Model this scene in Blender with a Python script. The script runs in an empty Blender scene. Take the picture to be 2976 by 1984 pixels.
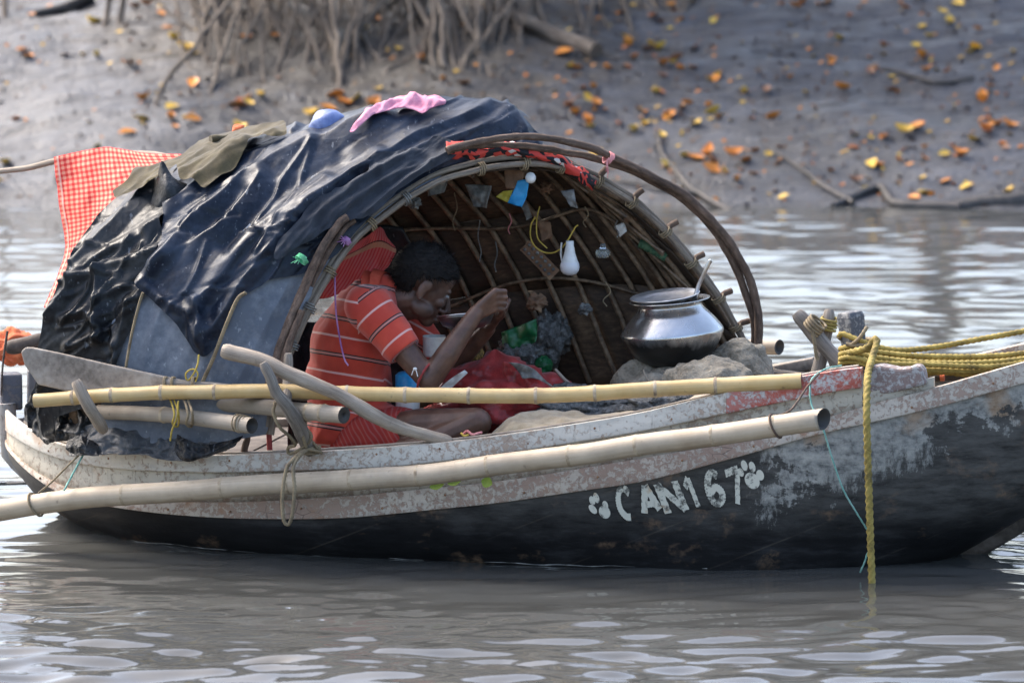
import bpy, bmesh, math, random
import numpy as np
from mathutils import Vector, Matrix, Euler
from mathutils.bvhtree import BVHTree
R = math.radians
random.seed(7); rng = np.random.default_rng(11)
SC = bpy.context.scene
COL = SC.collection
# ------------------------------------------------------------------ camera, sky, sun, exposure
W0, H0 = 2976.0, 1984.0
FPX = 18000.0                       # focal length in photo pixels
PITCH = R(7.44); CAMH = 3.31
cam_d = bpy.data.cameras.new('camera'); cam = bpy.data.objects.new('camera', cam_d); COL.objects.link(cam)
cam.location = (0, 0, CAMH); cam.rotation_euler = (R(90) - PITCH, 0, 0)
cam_d.sensor_width = 36; cam_d.lens = FPX / W0 * 36; cam_d.clip_start = 0.5; cam_d.clip_end = 3000
cam_d.dof.use_dof = True; cam_d.dof.focus_distance = 20.1; cam_d.dof.aperture_fstop = 4.2
SC.camera = cam
SC.view_settings.view_transform = 'Standard'; SC.view_settings.look = 'None'
SC.view_settings.exposure = 1.72; SC.view_settings.gamma = 1
SC.cycles.use_denoising = True
SUN_EL, SUN_AZ = R(48), R(308)      # azimuth from +Y clockwise: high, beyond the bank to the left
wd = bpy.data.worlds.new('World'); SC.world = wd; wd.use_nodes = True
nt = wd.node_tree; nt.nodes.clear()
sky = nt.nodes.new('ShaderNodeTexSky'); sky.sky_type = 'NISHITA'; sky.sun_disc = False
sky.sun_elevation = SUN_EL; sky.sun_rotation = SUN_AZ; sky.air_density = 1.0; sky.dust_density = 4.5; sky.ozone_density = 1.0
bg = nt.nodes.new('ShaderNodeBackground'); bg.inputs['Strength'].default_value = 0.15
wo = nt.nodes.new('ShaderNodeOutputWorld')
nt.links.new(sky.outputs[0], bg.inputs[0]); nt.links.new(bg.outputs[0], wo.inputs[0])
sd = bpy.data.lights.new('sun', 'SUN'); sun = bpy.data.objects.new('sun', sd); COL.objects.link(sun)
sd.energy = 1.05; sd.angle = R(26); sd.color = (1.0, 0.95, 0.87)
sdir = Vector((math.sin(SUN_AZ) * math.cos(SUN_EL), math.cos(SUN_AZ) * math.cos(SUN_EL), math.sin(SUN_EL)))
sun.rotation_euler = (-sdir).to_track_quat('-Z', 'Y').to_euler(); sun.location = (0, 0, 40)

# ------------------------------------------------------------------ pixel <-> place helpers
cp, sp_ = math.cos(PITCH), math.sin(PITCH)
CAM = np.array([0, 0, CAMH])
def ray(px, py):
    x = (px - W0 / 2) / FPX; y = (H0 / 2 - py) / FPX
    return np.array([x, cp + y * sp_, -sp_ + y * cp])
def proj(P):
    d = np.asarray(P, float) - CAM
    f = d[..., 1] * cp - d[..., 2] * sp_
    y = d[..., 1] * sp_ + d[..., 2] * cp
    return np.stack([W0 / 2 + FPX * d[..., 0] / f, H0 / 2 - FPX * y / f], -1)
def onz(px, py, z=0.0):
    d = ray(px, py); return CAM + d * ((z - CAMH) / d[2])
THETA = R(14.0)
A_ = np.array([math.cos(THETA), -math.sin(THETA), 0]); S_ = np.array([-math.sin(THETA), -math.cos(THETA), 0])
ORG = onz(1515, 1552)
def onv(px, py, v):                 # point seen at a pixel, v metres to starboard of the keel
    d = ray(px, py); k = ((ORG + S_ * v - CAM) @ S_) / (d @ S_); return CAM + d * k
def ony(px, py, Y):
    d = ray(px, py); return CAM + d * (Y / d[1])
def loc_uvz(P):
    q = np.asarray(P, float) - ORG; return np.stack([q @ A_, q @ S_, q[..., 2]], -1)
def wpt(u, v, z): return ORG + A_ * u + S_ * v + np.array([0, 0, z])
def PV(pts, v=None):                # list of (px,py[,v]) -> world points
    return np.array([onv(p[0], p[1], p[2] if len(p) > 2 else v) for p in pts])
def onplane(px, py, P0, n):
    d = ray(px, py); return CAM + d * (((P0 - CAM) @ n) / (d @ n))

# ------------------------------------------------------------------ numpy noise
def _hash(i, j, k):
    n = (i * 374761393 + j * 668265263 + k * 2147483647 + 1013904223) & 0xffffffff
    n = ((n ^ (n >> 13)) * 1274126177) & 0xffffffff
    return ((n ^ (n >> 16)) & 0xffff) / 65535.0
def vnoise(p):
    p = np.asarray(p, float); i = np.floor(p).astype(np.int64); f = p - i; f = f * f * (3 - 2 * f)
    r = 0
    for a in (0, 1):
        for b in (0, 1):
            for c in (0, 1):
                w = (f[..., 0] if a else 1 - f[..., 0]) * (f[..., 1] if b else 1 - f[..., 1]) * (f[..., 2] if c else 1 - f[..., 2])
                r = r + w * _hash(i[..., 0] + a, i[..., 1] + b, i[..., 2] + c)
    return r * 2 - 1
def fbm(p, o=4, g=.5):
    p = np.asarray(p, float); a = 1.; s = 0
    for k in range(o): s = s + a * vnoise(p * 2 ** k + 17.3 * k); a *= g
    return s
def ridged(p, o=3):
    p = np.asarray(p, float); a = 1.; s = 0
    for k in range(o): s = s + a * (1 - 2 * np.abs(vnoise(p * 1.9 ** k + 31.7 * k))); a *= .5
    return s

# ------------------------------------------------------------------ mesh helpers
def cat(pts, n, t=None):            # Catmull-Rom through points, n samples (or at params t in 0..1)
    p = np.asarray(pts, float); m = len(p) - 1
    x = (np.linspace(0, 1, n) if t is None else np.asarray(t)) * m
    i = np.clip(np.floor(x).astype(int), 0, m - 1); f = (x - i).reshape((-1,) + (1,) * (p.ndim - 1))
    q = np.concatenate([[2 * p[0] - p[1]], p, [2 * p[-1] - p[-2]]])
    a, b, c, d = q[i], q[i + 1], q[i + 2], q[i + 3]
    return .5 * (2 * b + (c - a) * f + (2 * a - 5 * b + 4 * c - d) * f ** 2 + (3 * b - a - 3 * c + d) * f ** 3)
def arc(pts, step=.02, n=None):     # even-length resample of the spline
    d = cat(pts, max(40, 16 * len(pts))); L = np.r_[0, np.cumsum(np.linalg.norm(np.diff(d, axis=0), axis=1))]
    n = n or max(3, int(L[-1] / step) + 1); s = np.linspace(0, L[-1], n)
    return np.stack([np.interp(s, L, d[:, k]) for k in range(3)], -1), s
def frames(p):
    t = np.gradient(p, axis=0); t /= np.linalg.norm(t, axis=1)[:, None] + 1e-12
    ref = np.array([0, 0, 1.]) if abs(t[0, 2]) < .9 else np.array([0, 1., 0])
    n = np.cross(t[0], ref); n /= np.linalg.norm(n); N = [n]
    for k in range(1, len(p)):
        n = N[-1] - t[k] * (N[-1] @ t[k]); n /= np.linalg.norm(n) + 1e-12; N.append(n)
    N = np.array(N); return t, N, np.cross(t, N)
class MB:
    def __init__(s): s.v = []; s.f = []; s.uv = []; s.at = []
    def add(s, v, f, uv=None, at=None):
        b = len(s.v); s.v += [tuple(map(float, q)) for q in v]; s.f += [tuple(int(i) + b for i in q) for q in f]
        s.uv += [tuple(q) for q in uv] if uv is not None else [(0, 0)] * len(v)
        s.at += list(at) if at is not None else [0.] * len(v); return s
    def grid(s, P, uv=None, mask=None, flip=False, close=False):
        n, m = P.shape[:2]; F = []
        for i in range(n - 1):
            for j in range(m if close else m - 1):
                if mask is not None and not mask[i, j]: continue
                k = (j + 1) % m; q = (i * m + j, i * m + k, (i + 1) * m + k, (i + 1) * m + j)
                F.append(q[::-1] if flip else q)
        V = P.reshape(-1, 3)
        if uv is None:
            a, b = np.meshgrid(np.linspace(0, 1, n), np.linspace(0, 1, m), indexing='ij'); uv = np.stack([b, a], -1)
        uv = uv.reshape(-1, 2)
        if mask is not None:
            used = sorted({i for q in F for i in q}); mp = {o: k for k, o in enumerate(used)}
            V = V[used]; uv = uv[used]; F = [tuple(mp[i] for i in q) for q in F]
        return s.add(V, F, uv)
    def tube(s, p, r, seg=10, cap=True, lobes=0, twist=0., flat=None, hole=None, cut=None):
        p = np.asarray(p, float); n = len(p); r = np.broadcast_to(r, (n,)) if np.ndim(r) == 0 else np.asarray(r)
        t, N, Bn = frames(p); L = np.r_[0, np.cumsum(np.linalg.norm(np.diff(p, axis=0), axis=1))]
        a = np.linspace(0, 2 * math.pi, seg, endpoint=False)
        rr = r[:, None] * np.ones((1, seg))
        if lobes: rr = rr * (1 + .16 * np.cos(lobes * (a[None] - twist * L[:, None])))
        fx, fy = (1, 1) if flat is None else flat
        P = p[:, None] + rr[..., None] * (fx * np.cos(a)[None, :, None] * N[:, None] + fy * np.sin(a)[None, :, None] * Bn[:, None])
        if cut is not None:          # oblique cut of the far end facing direction cut
            c = np.asarray(cut, float); d = P[-1] - p[-1]; P[-1] = P[-1] - t[-1] * ((d @ c) / (t[-1] @ c))[:, None]
        uv = np.stack(np.broadcast_arrays(L[:, None], a[None] / 6.2832), -1)
        s.grid(P, uv, close=True, flip=False)
        if cap:
            for k, fl in ((0, True), (n - 1, False)):
                b = len(s.v); ring = P[k]; c = ring.mean(0)
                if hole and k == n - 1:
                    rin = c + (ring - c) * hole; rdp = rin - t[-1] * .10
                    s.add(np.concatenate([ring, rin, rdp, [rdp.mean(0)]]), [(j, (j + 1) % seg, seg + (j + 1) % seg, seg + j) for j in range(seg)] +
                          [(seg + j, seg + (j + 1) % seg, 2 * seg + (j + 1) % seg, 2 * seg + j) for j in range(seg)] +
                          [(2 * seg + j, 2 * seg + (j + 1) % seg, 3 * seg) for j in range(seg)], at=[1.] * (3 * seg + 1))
                else:
                    s.add(np.concatenate([ring, [c]]), [((j + 1) % seg, j, seg) if fl else (j, (j + 1) % seg, seg) for j in range(seg)], at=[.6] * (seg + 1))
        return s
    def lathe(s, prof, seg=32, c=(0, 0, 0), M=None):
        prof = np.asarray(prof, float); a = np.linspace(0, 2 * math.pi, seg, endpoint=False)
        P = np.stack([prof[:, 0, None] * np.cos(a), prof[:, 0, None] * np.sin(a), np.broadcast_to(prof[:, 1, None], (len(prof), seg))], -1)
        if M is not None: P = P @ np.array(M.to_3x3()).T
        return s.grid(P + np.asarray(c), close=True)
    def ell(s, c, r, M=None, nu=14, nv=20, noise=0., fr=8):
        th = np.linspace(.02, math.pi - .02, nu); a = np.linspace(0, 2 * math.pi, nv, endpoint=False)
        D = np.stack([np.sin(th)[:, None] * np.cos(a), np.sin(th)[:, None] * np.sin(a), np.broadcast_to(np.cos(th)[:, None], (nu, nv))], -1)
        P = D * np.asarray(r)
        if noise: P = P * (1 + noise * fbm(D * fr * .3 + np.asarray(c)))[..., None]
        if M is not None: P = P @ np.array(M.to_3x3()).T
        P = P + np.asarray(c); s.grid(P, close=True, flip=True)
        k = len(s.v); 
        s.add(P[0], [tuple(range(nv))]); s.add(P[-1], [tuple(range(nv))[::-1]]); return s
    def cap(s, p0, p1, r0, r1, seg=14):   # tapered capsule
        p0, p1 = np.asarray(p0, float), np.asarray(p1, float); d = (p1 - p0) / (np.linalg.norm(p1 - p0) + 1e-9); P = []; r = []
        for a in np.linspace(-math.pi / 2 + .08, 0, 5): P.append(p0 + d * math.sin(a) * r0); r.append(r0 * math.cos(a))
        for a in np.linspace(0, math.pi / 2 - .08, 5): P.append(p1 + d * math.sin(a) * r1); r.append(r1 * math.cos(a))
        return s.tube(np.array(P), np.array(r), seg)
    def chain(s, pts, rs, seg=14):
        for a, b, c, d in zip(pts[:-1], pts[1:], rs[:-1], rs[1:]): s.cap(a, b, c, d, seg)
        return s
    def box(s, c, h, M=None, jit=0.):
        V = np.array([[x, y, z] for x in (-1, 1) for y in (-1, 1) for z in (-1, 1)], float) * np.asarray(h)
        if jit: V += rng.uniform(-jit, jit, V.shape)
        if M is not None: V = V @ np.array(M.to_3x3()).T
        return s.add(V + np.asarray(c), [(0, 1, 3, 2), (4, 6, 7, 5), (0, 4, 5, 1), (2, 3, 7, 6), (0, 2, 6, 4), (1, 5, 7, 3)])
    def prism(s, poly, d):            # closed polygon of world points, thickened by vector d
        p = np.asarray(poly, float); n = len(p); q = p + np.asarray(d)
        return s.add(np.concatenate([p, q]), [tuple(range(n)), tuple(range(2 * n - 1, n - 1, -1))] + [(i, i + n, (i + 1) % n + n, (i + 1) % n) for i in range(n)])
def obj(name, mb, mat, parent=None, smooth=True, sub=0, bevel=0, solid=0, base=None, weld=False):
    V = np.array(mb.v)
    me = bpy.data.meshes.new(name)
    if parent is not None:
        base = None; Mi = np.array(parent['_m']).reshape(4, 4) if '_m' in parent else np.array(parent.matrix_world.inverted()); 
        V = V @ Mi[:3, :3].T + Mi[:3, 3]
    else:
        if base is None: base = np.array([(V[:, 0].min() + V[:, 0].max()) / 2, (V[:, 1].min() + V[:, 1].max()) / 2, V[:, 2].min()])
        V = V - base
    me.from_pydata([tuple(q) for q in V], [], mb.f)
    uvl = me.uv_layers.new(name='UVMap'); li = np.empty(len(me.loops), int); me.loops.foreach_get('vertex_index', li)
    uvl.data.foreach_set('uv', np.array(mb.uv, float)[li].ravel())
    if any(mb.at):
        at = me.attributes.new('end', 'FLOAT', 'POINT'); at.data.foreach_set('value', np.array(mb.at, float))
    bm = bmesh.new(); bm.from_mesh(me)
    if weld: bmesh.ops.remove_doubles(bm, verts=bm.verts, dist=1e-4)
    bmesh.ops.recalc_face_normals(bm, faces=bm.faces); bm.to_mesh(me); bm.free()
    if smooth: me.polygons.foreach_set('use_smooth', [True] * len(me.polygons))
    o = bpy.data.objects.new(name, me); COL.objects.link(o); me.materials.append(mat)
    if parent is not None:
        o.parent = parent
        mw = Matrix(np.array(parent['_m']).reshape(4, 4).tolist()) if '_m' in parent else parent.matrix_world.inverted(); o['_m'] = [x for r_ in mw for x in r_]
    else:
        o.location = base; o['_m'] = [x for r_ in Matrix.Translation(-Vector(base)) for x in r_]
    if solid:
        m = o.modifiers.new('solid', 'SOLIDIFY'); m.thickness = solid; m.offset = 0
    if bevel:
        m = o.modifiers.new('bevel', 'BEVEL'); m.width = bevel; m.segments = 2; m.limit_method = 'ANGLE'
    if sub:
        m = o.modifiers.new('sub', 'SUBSURF'); m.levels = sub; m.render_levels = sub
    return o
def tag(o, label, cat_, group=None, kind=None):
    o['label'] = label; o['category'] = cat_
    if group: o['group'] = group
    if kind: o['kind'] = kind
    return o
def thing(name, label, cat_, base, group=None, rotz=0.):
    o = bpy.data.objects.new(name, None); COL.objects.link(o); o.location = tuple(base); o.rotation_euler = (0, 0, rotz); o.empty_display_size = .05
    m = (Matrix.Translation(Vector(tuple(base))) @ Matrix.Rotation(rotz, 4, 'Z')).inverted(); o['_m'] = [x for r_ in m for x in r_]
    return tag(o, label, cat_, group)
def remesh(o, voxel, smooth=6, fac=.5):
    m = o.modifiers.new('r', 'REMESH'); m.mode = 'VOXEL'; m.voxel_size = voxel; m.use_smooth_shade = True
    if smooth: s = o.modifiers.new('s', 'SMOOTH'); s.factor = fac; s.iterations = smooth
    dg = bpy.context.evaluated_depsgraph_get(); me = bpy.data.meshes.new_from_object(o.evaluated_get(dg)); o.modifiers.clear()
    mats = list(o.data.materials); o.data = me; me.materials.clear()
    for q in mats: me.materials.append(q)
    me.polygons.foreach_set('use_smooth', [True] * len(me.polygons)); return o
def inpoly(P, poly):
    x, y = P[..., 0], P[..., 1]; r = np.zeros(x.shape, bool); n = len(poly)
    for i in range(n):
        x0, y0 = poly[i]; x1, y1 = poly[(i + 1) % n]
        c = ((y0 > y) != (y1 > y)) & (x < (x1 - x0) * (y - y0) / ((y1 - y0) or 1e-9) + x0); r ^= c
    return r
def distline(P, line):               # distance of pixels to a polyline
    d = np.full(P.shape[:-1], 1e9)
    for a, b in zip(line[:-1], line[1:]):
        a = np.array(a, float); b = np.array(b, float); ab = b - a
        t = np.clip(((P - a) @ ab) / (ab @ ab), 0, 1); d = np.minimum(d, np.linalg.norm(P - a - t[..., None] * ab, axis=-1))
    return d

# ------------------------------------------------------------------ materials
class NT:
    def __init__(s, name):
        s.m = bpy.data.materials.new(name); s.m.use_nodes = True; s.t = s.m.node_tree; s.b = s.t.nodes['Principled BSDF']; s.tc = None
    def n(s, t, **k):
        q = s.t.nodes.new('ShaderNode' + t)
        for a, b in k.items():
            if hasattr(q, a): setattr(q, a, b)
            else: s.put(q.inputs[a.replace('_', ' ')], b)
        return q
    def put(s, sock, v):
        if isinstance(v, bpy.types.NodeSocket): s.t.links.new(v, sock)
        elif isinstance(v, bpy.types.Node): s.t.links.new(v.outputs[0], sock)
        else:
            if hasattr(sock, 'default_value'):
                if isinstance(v, (tuple, list)) and len(v) == 3 and sock.type == 'RGBA': v = (*v, 1)
                sock.default_value = v
    def co(s, kind='Object', scale=None, rot=None, loc=None):
        if s.tc is None: s.tc = s.t.nodes.new('ShaderNodeTexCoord')
        o = s.tc.outputs[kind]
        if scale is not None or rot or loc:
            mp = s.t.nodes.new('ShaderNodeMapping'); s.t.links.new(o, mp.inputs[0])
            if scale is not None: mp.inputs['Scale'].default_value = scale if hasattr(scale, '__len__') else (scale,) * 3
            if rot: mp.inputs['Rotation'].default_value = rot
            if loc: mp.inputs['Location'].default_value = loc
            o = mp.outputs[0]
        return o
    def noise(s, co, sc=5., det=4., rough=.55, dist=0.):
        q = s.t.nodes.new('ShaderNodeTexNoise'); s.put(q.inputs['Vector'], co); q.inputs['Scale'].default_value = sc
        q.inputs['Detail'].default_value = det; q.inputs['Roughness'].default_value = rough; q.inputs['Distortion'].default_value = dist; return q.outputs[0]
    def ramp(s, v, stops, mode='LINEAR'):
        q = s.t.nodes.new('ShaderNodeValToRGB'); s.put(q.inputs[0], v); c = q.color_ramp; c.interpolation = mode
        while len(c.elements) < len(stops): c.elements.new(.5)
        for e, (p, col) in zip(c.elements, stops):
            e.position = p; e.color = (col, col, col, 1) if not hasattr(col, '__len__') else (*col, 1)
        return q.outputs[0]
    def mix(s, f, a, b, mode='MIX'):
        q = s.t.nodes.new('ShaderNodeMix'); q.data_type = 'RGBA'; q.blend_type = mode
        s.put(q.inputs[0], f); s.put(q.inputs[6], a); s.put(q.inputs[7], b); return q.outputs[2]
    def math(s, op, a, b=0., c=0., clamp=False):
        q = s.t.nodes.new('ShaderNodeMath'); q.operation = op; q.use_clamp = clamp
        s.put(q.inputs[0], a); s.put(q.inputs[1], b); s.put(q.inputs[2], c); return q.outputs[0]
    def xyz(s, co):
        q = s.t.nodes.new('ShaderNodeSeparateXYZ'); s.put(q.inputs[0], co); return q.outputs
    def attr(s, name):
        q = s.t.nodes.new('ShaderNodeAttribute'); q.attribute_name = name; return q
    def bump(s, h, st=.3, d=.01, prev=None):
        q = s.t.nodes.new('ShaderNodeBump'); q.inputs['Strength'].default_value = st; q.inputs['Distance'].default_value = d; s.put(q.inputs['Height'], h)
        if prev: s.put(q.inputs['Normal'], prev)
        return q.outputs[0]
    def out(s, col=None, rough=None, metal=None, nor=None, **k):
        b = s.b
        if col is not None: s.put(b.inputs['Base Color'], col)
        if rough is not None: s.put(b.inputs['Roughness'], rough)
        if metal is not None: s.put(b.inputs['Metallic'], metal)
        if nor is not None: s.put(b.inputs['Normal'], nor)
        for a, v in k.items(): s.put(b.inputs[a.replace('_', ' ')], v)
        return s.m
def M_(name, stops, sc=6., rough=.7, bump=.3, bd=.004, stretch=(1, 1, 1), det=5., fine=60., metal=0., kind='Object', **k):
    s = NT(name); co = s.co(kind, stretch); nz = s.noise(co, sc, det); fz = s.noise(co, fine, 3)
    v = s.math('MULTIPLY_ADD', fz, .35, s.math('MULTIPLY', nz, .75)); m = len(stops)
    col = s.ramp(v, [(.40 + .30 * i / max(1, m - 1), c) for i, c in enumerate(stops)])
    return s.out(col, s.math('ADD', rough - .08, s.math('MULTIPLY', fz, .16)), metal, s.bump(s.math('ADD', nz, s.math('MULTIPLY', fz, .4)), bump, bd), **k)

MT = {}
def bamboo_mat(name, a, b, c, rough=.45, grey=0.):
    s = NT(name); uv = s.co('UV'); o = s.co('Object'); st = s.noise(s.co('UV', (3, 22, 1)), 1., 6, .7); bl = s.noise(o, 9, 4); fi = s.noise(s.co('UV', (25, 140, 1)), 1., 4)
    col = s.ramp(s.math('MULTIPLY_ADD', st, .5, s.math('MULTIPLY', bl, .5)), [(.32, a), (.52, b), (.72, c)])
    spots = s.ramp(s.noise(o, 38, 3), [(.66, 0), (.74, 1)]); col = s.mix(s.math('MULTIPLY', spots, .45), col, (.09, .06, .04))
    dirt = s.ramp(s.noise(o, 3.5, 5, .7), [(.5, 0), (.75, 1)]); col = s.mix(s.math('MULTIPLY', dirt, .35 + grey), col, (.2, .17, .14))
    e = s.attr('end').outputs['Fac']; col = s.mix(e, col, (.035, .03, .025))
    return s.out(col, s.math('MULTIPLY_ADD', fi, .25, rough - .1), nor=s.bump(fi, .25, .002))
MT['bam_y'] = bamboo_mat('bamboo_yellow', (.42, .27, .10), (.58, .41, .18), (.68, .52, .28), .42)
MT['bam_p'] = bamboo_mat('bamboo_pale', (.33, .245, .16), (.48, .385, .27), (.58, .49, .37), .55, .15)
MT['bam_g'] = bamboo_mat('bamboo_grey', (.24, .20, .15), (.36, .30, .23), (.45, .38, .29), .6, .2)
MT['node'] = M_('bamboo_node', [(.22, .16, .1), (.42, .33, .22), (.5, .42, .3)], 40, .7)
def grain(name, stops, rough=.8, fx=5., fy=16., crack=.6, bump=.6, dirt=(.05, .042, .035)):
    s = NT(name); o = s.co('Object'); a = s.noise(s.co('UV', (fx, fy, 1)), 1., 6, .65, .4); b = s.noise(s.co('UV', (fx * 5, fy * 5, 1)), 1., 4, .6); c = s.noise(o, 7, 4)
    v = s.math('ADD', s.math('MULTIPLY', a, .5), s.math('MULTIPLY_ADD', b, .25, s.math('MULTIPLY', c, .25)))
    col = s.ramp(v, [(.38 + .26 * i / (len(stops) - 1), q) for i, q in enumerate(stops)])
    ck = s.ramp(s.noise(s.co('UV', (fx * .8, fy * 3.2, 1), None, (3, 7, 0)), 1., 3, .6), [(.30, 1), (.38, 0)]); col = s.mix(s.math('MULTIPLY', ck, crack), col, dirt)
    sp = s.ramp(s.noise(o, 26, 4, .7), [(.60, 0), (.70, 1)]); col = s.mix(s.math('MULTIPLY', sp, .35), col, dirt)
    return s.out(col, rough, nor=s.bump(s.math('SUBTRACT', v, s.math('MULTIPLY', ck, .5)), bump, .006))
MT['wood_g'] = M_('weathered_wood', [(.13, .11, .09), (.27, .23, .19), (.38, .34, .29)], 10, .8, .5, .004, (1, 1, 1))
MT['wood_d'] = M_('dark_wood', [(.045, .035, .028), (.10, .08, .065), (.17, .14, .12)], 12, .8, .5, .004)
MT['drift'] = grain('driftwood', [(.20, .155, .115), (.37, .30, .23), (.50, .42, .33)], .75, 6, 12)
MT['bark'] = grain('branch_bark', [(.045, .028, .02), (.13, .085, .06), (.26, .18, .135)], .85, 26, 6, .7, 1.)
MT['wood_t'] = grain('weathered_pole_wood', [(.10, .085, .07), (.24, .205, .17), (.38, .335, .285)], .8, 6, 14)
MT['hoopw'] = grain('hoop_cane', [(.09, .07, .05), (.21, .17, .13), (.33, .28, .22)], .65, 10, 10)
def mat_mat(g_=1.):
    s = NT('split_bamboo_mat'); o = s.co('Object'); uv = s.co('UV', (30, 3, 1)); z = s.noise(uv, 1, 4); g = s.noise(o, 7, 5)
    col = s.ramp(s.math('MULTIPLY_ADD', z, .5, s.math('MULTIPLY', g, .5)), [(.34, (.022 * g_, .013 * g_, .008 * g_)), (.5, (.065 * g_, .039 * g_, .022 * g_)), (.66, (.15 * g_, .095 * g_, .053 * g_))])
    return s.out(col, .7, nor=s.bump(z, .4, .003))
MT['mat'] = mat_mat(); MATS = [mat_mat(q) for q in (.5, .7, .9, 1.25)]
MT['rib'] = M_('rib_cane', [(.07, .046, .028), (.16, .108, .066), (.27, .19, .12)], 15, .6, .3)
def rope_mat(name, a, b, c): return M_(name, [a, b, c], 14, .8, .5, .002, fine=220)
MT['rope_y'] = rope_mat('rope_yellow', (.13, .095, .028), (.30, .22, .05), (.42, .32, .09))
MT['rope_t'] = rope_mat('rope_tan', (.12, .09, .055), (.24, .185, .11), (.33, .26, .16))
MT['twine_teal'] = rope_mat('twine_teal', (.10, .28, .24), (.2, .42, .36), (.32, .52, .46))
MT['twine_pink'] = rope_mat('twine_pink', (.45, .12, .12), (.6, .22, .22), (.7, .34, .34))
MT['twine_green'] = rope_mat('twine_green', (.03, .2, .09), (.06, .38, .18), (.2, .5, .3))
MT['twine_purple'] = rope_mat('twine_purple', (.25, .09, .26), (.4, .18, .42), (.5, .3, .5))
MT['string_y'] = rope_mat('string_yellow', (.36, .26, .04), (.5, .36, .06), (.55, .42, .1))
def tarp_mat(name, base, dust, rough, dustc=(.20, .23, .27), scratch=.5, bmp=.34):
    s = NT(name); o = s.co('Object'); d1 = s.noise(o, 3.2, 6, .65); d2 = s.noise(o, 16, 5, .7); sc = s.noise(s.co('Object', (60, 10, 30), (.4, .6, .5)), 1., 3)
    m = s.ramp(s.math('MULTIPLY_ADD', d2, .45, s.math('MULTIPLY', d1, .6)), [(.46, 0), (.72, 1)]); col = s.mix(s.math('MULTIPLY', m, dust), base, dustc)
    ln = s.ramp(sc, [(.66, 0), (.72, 1)]); spk = s.ramp(s.noise(o, 55, 2), [(.7, 0), (.76, 1)])
    col = s.mix(s.math('MULTIPLY', s.math('MAXIMUM', ln, spk), scratch * .5), col, (.4, .42, .45))
    r = s.math('MULTIPLY_ADD', m, .3, rough)
    cr = s.n('TexVoronoi'); cr.feature = 'DISTANCE_TO_EDGE'; cr.inputs['Scale'].default_value = 26; s.put(cr.inputs['Vector'], s.n('VectorMath', operation='ADD').outputs[0] if False else o)
    rn = s.t.nodes.new('ShaderNodeTexNoise'); rn.noise_type = 'RIDGED_MULTIFRACTAL'; rn.inputs['Scale'].default_value = 7.; rn.inputs['Detail'].default_value = 3.; rn.inputs['Distortion'].default_value = .7; s.put(rn.inputs['Vector'], o)
    vo = s.t.nodes.new('ShaderNodeTexVoronoi'); vo.inputs['Scale'].default_value = 8.; s.put(vo.inputs['Vector'], s.mix(.25, o, s.n('TexNoise', Scale=6.).outputs[1], 'ADD'))
    h = s.math('ADD', s.math('MULTIPLY', s.noise(o, 50, 4, .6, .6), .2), s.math('ADD', s.math('MULTIPLY', rn.outputs[0], .30), s.math('MULTIPLY', vo.outputs[0], .9)))
    return s.out(col, r, nor=s.bump(h, bmp, .016), Specular_IOR_Level=.24)
MT['tarp'] = tarp_mat('tarp_black', (.006, .007, .009), .65, .31, (.08, .085, .09))
MT['tarp_b'] = tarp_mat('tarp_blue_black', (.007, .011, .021), .55, .32, (.075, .10, .15))
MT['tarp_g'] = tarp_mat('tarp_grey_blue', (.12, .138, .17), .95, .45, (.32, .345, .38), 1., .3)
def cloth(name, a, b, c, fine=300): return M_(name, [a, b, c], 18, .92, .5, .004, fine=fine, Sheen_Weight=.15)
MT['navy'] = cloth('navy_knit', (.013, .016, .024), (.022, .027, .038), (.035, .042, .055))
MT['olive'] = cloth('olive_cloth', (.035, .028, .012), (.065, .05, .022), (.10, .08, .036))
MT['pink'] = cloth('pink_cloth', (.5, .17, .26), (.66, .27, .37), (.74, .38, .47))
MT['red'] = cloth('red_plastic', (.13, .008, .008), (.28, .016, .014), (.40, .035, .03)); MT['red'].node_tree.nodes['Principled BSDF'].inputs['Coat Weight'].default_value = .4
MT['orange'] = cloth('orange_cloth', (.5, .09, .03), (.7, .16, .06), (.75, .24, .1))
MT['burlap'] = cloth('burlap', (.24, .19, .12), (.36, .29, .19), (.45, .38, .27), 420)
MT['bluebag'] = M_('blue_plastic', [(.07, .11, .27), (.12, .18, .38), (.19, .26, .46)], 10, .4, .3)
MT['greenbag'] = M_('green_plastic', [(.004, .06, .02), (.01, .11, .035), (.02, .16, .06)], 14, .4, .4)
MT['clay'] = M_('stove_clay', [(.14, .118, .085), (.26, .225, .17), (.36, .32, .25)], 14, .95, 1., .02, fine=90)
MT['net'] = M_('grey_netting', [(.03, .03, .028), (.09, .09, .085), (.2, .2, .19)], 60, .6, 1., .01, fine=200)
MT['ochre'] = M_('ochre_netting', [(.08, .05, .015), (.24, .14, .03), (.34, .2, .05)], 60, .7, 1., .008)
MT['white'] = M_('white_plastic', [(.55, .55, .52), (.7, .7, .67), (.78, .78, .75)], 8, .4, .1)
MT['bluep'] = M_('sky_blue_print', [(.01, .2, .5), (.02, .3, .62), (.05, .4, .7)], 8, .35, .2)
MT['yellowp'] = M_('yellow_print', [(.35, .3, .03), (.5, .42, .05), (.55, .5, .1)], 8, .45, .2)
MT['paper'] = M_('brown_paper', [(.14, .08, .045), (.22, .13, .08), (.3, .2, .12)], 12, .9, .5)
MT['scrap'] = M_('grey_scrap', [(.06, .06, .06), (.14, .14, .13), (.28, .28, .26)], 25, .5, .6)
MT['steel'] = M_('steel', [(.5, .5, .5), (.6, .6, .6), (.68, .68, .68)], 20, .33, .05, metal=1.)
MT['gold'] = M_('brass_ring', [(.6, .4, .15), (.7, .5, .2), (.75, .55, .25)], 20, .3, .05, metal=1.)
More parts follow.
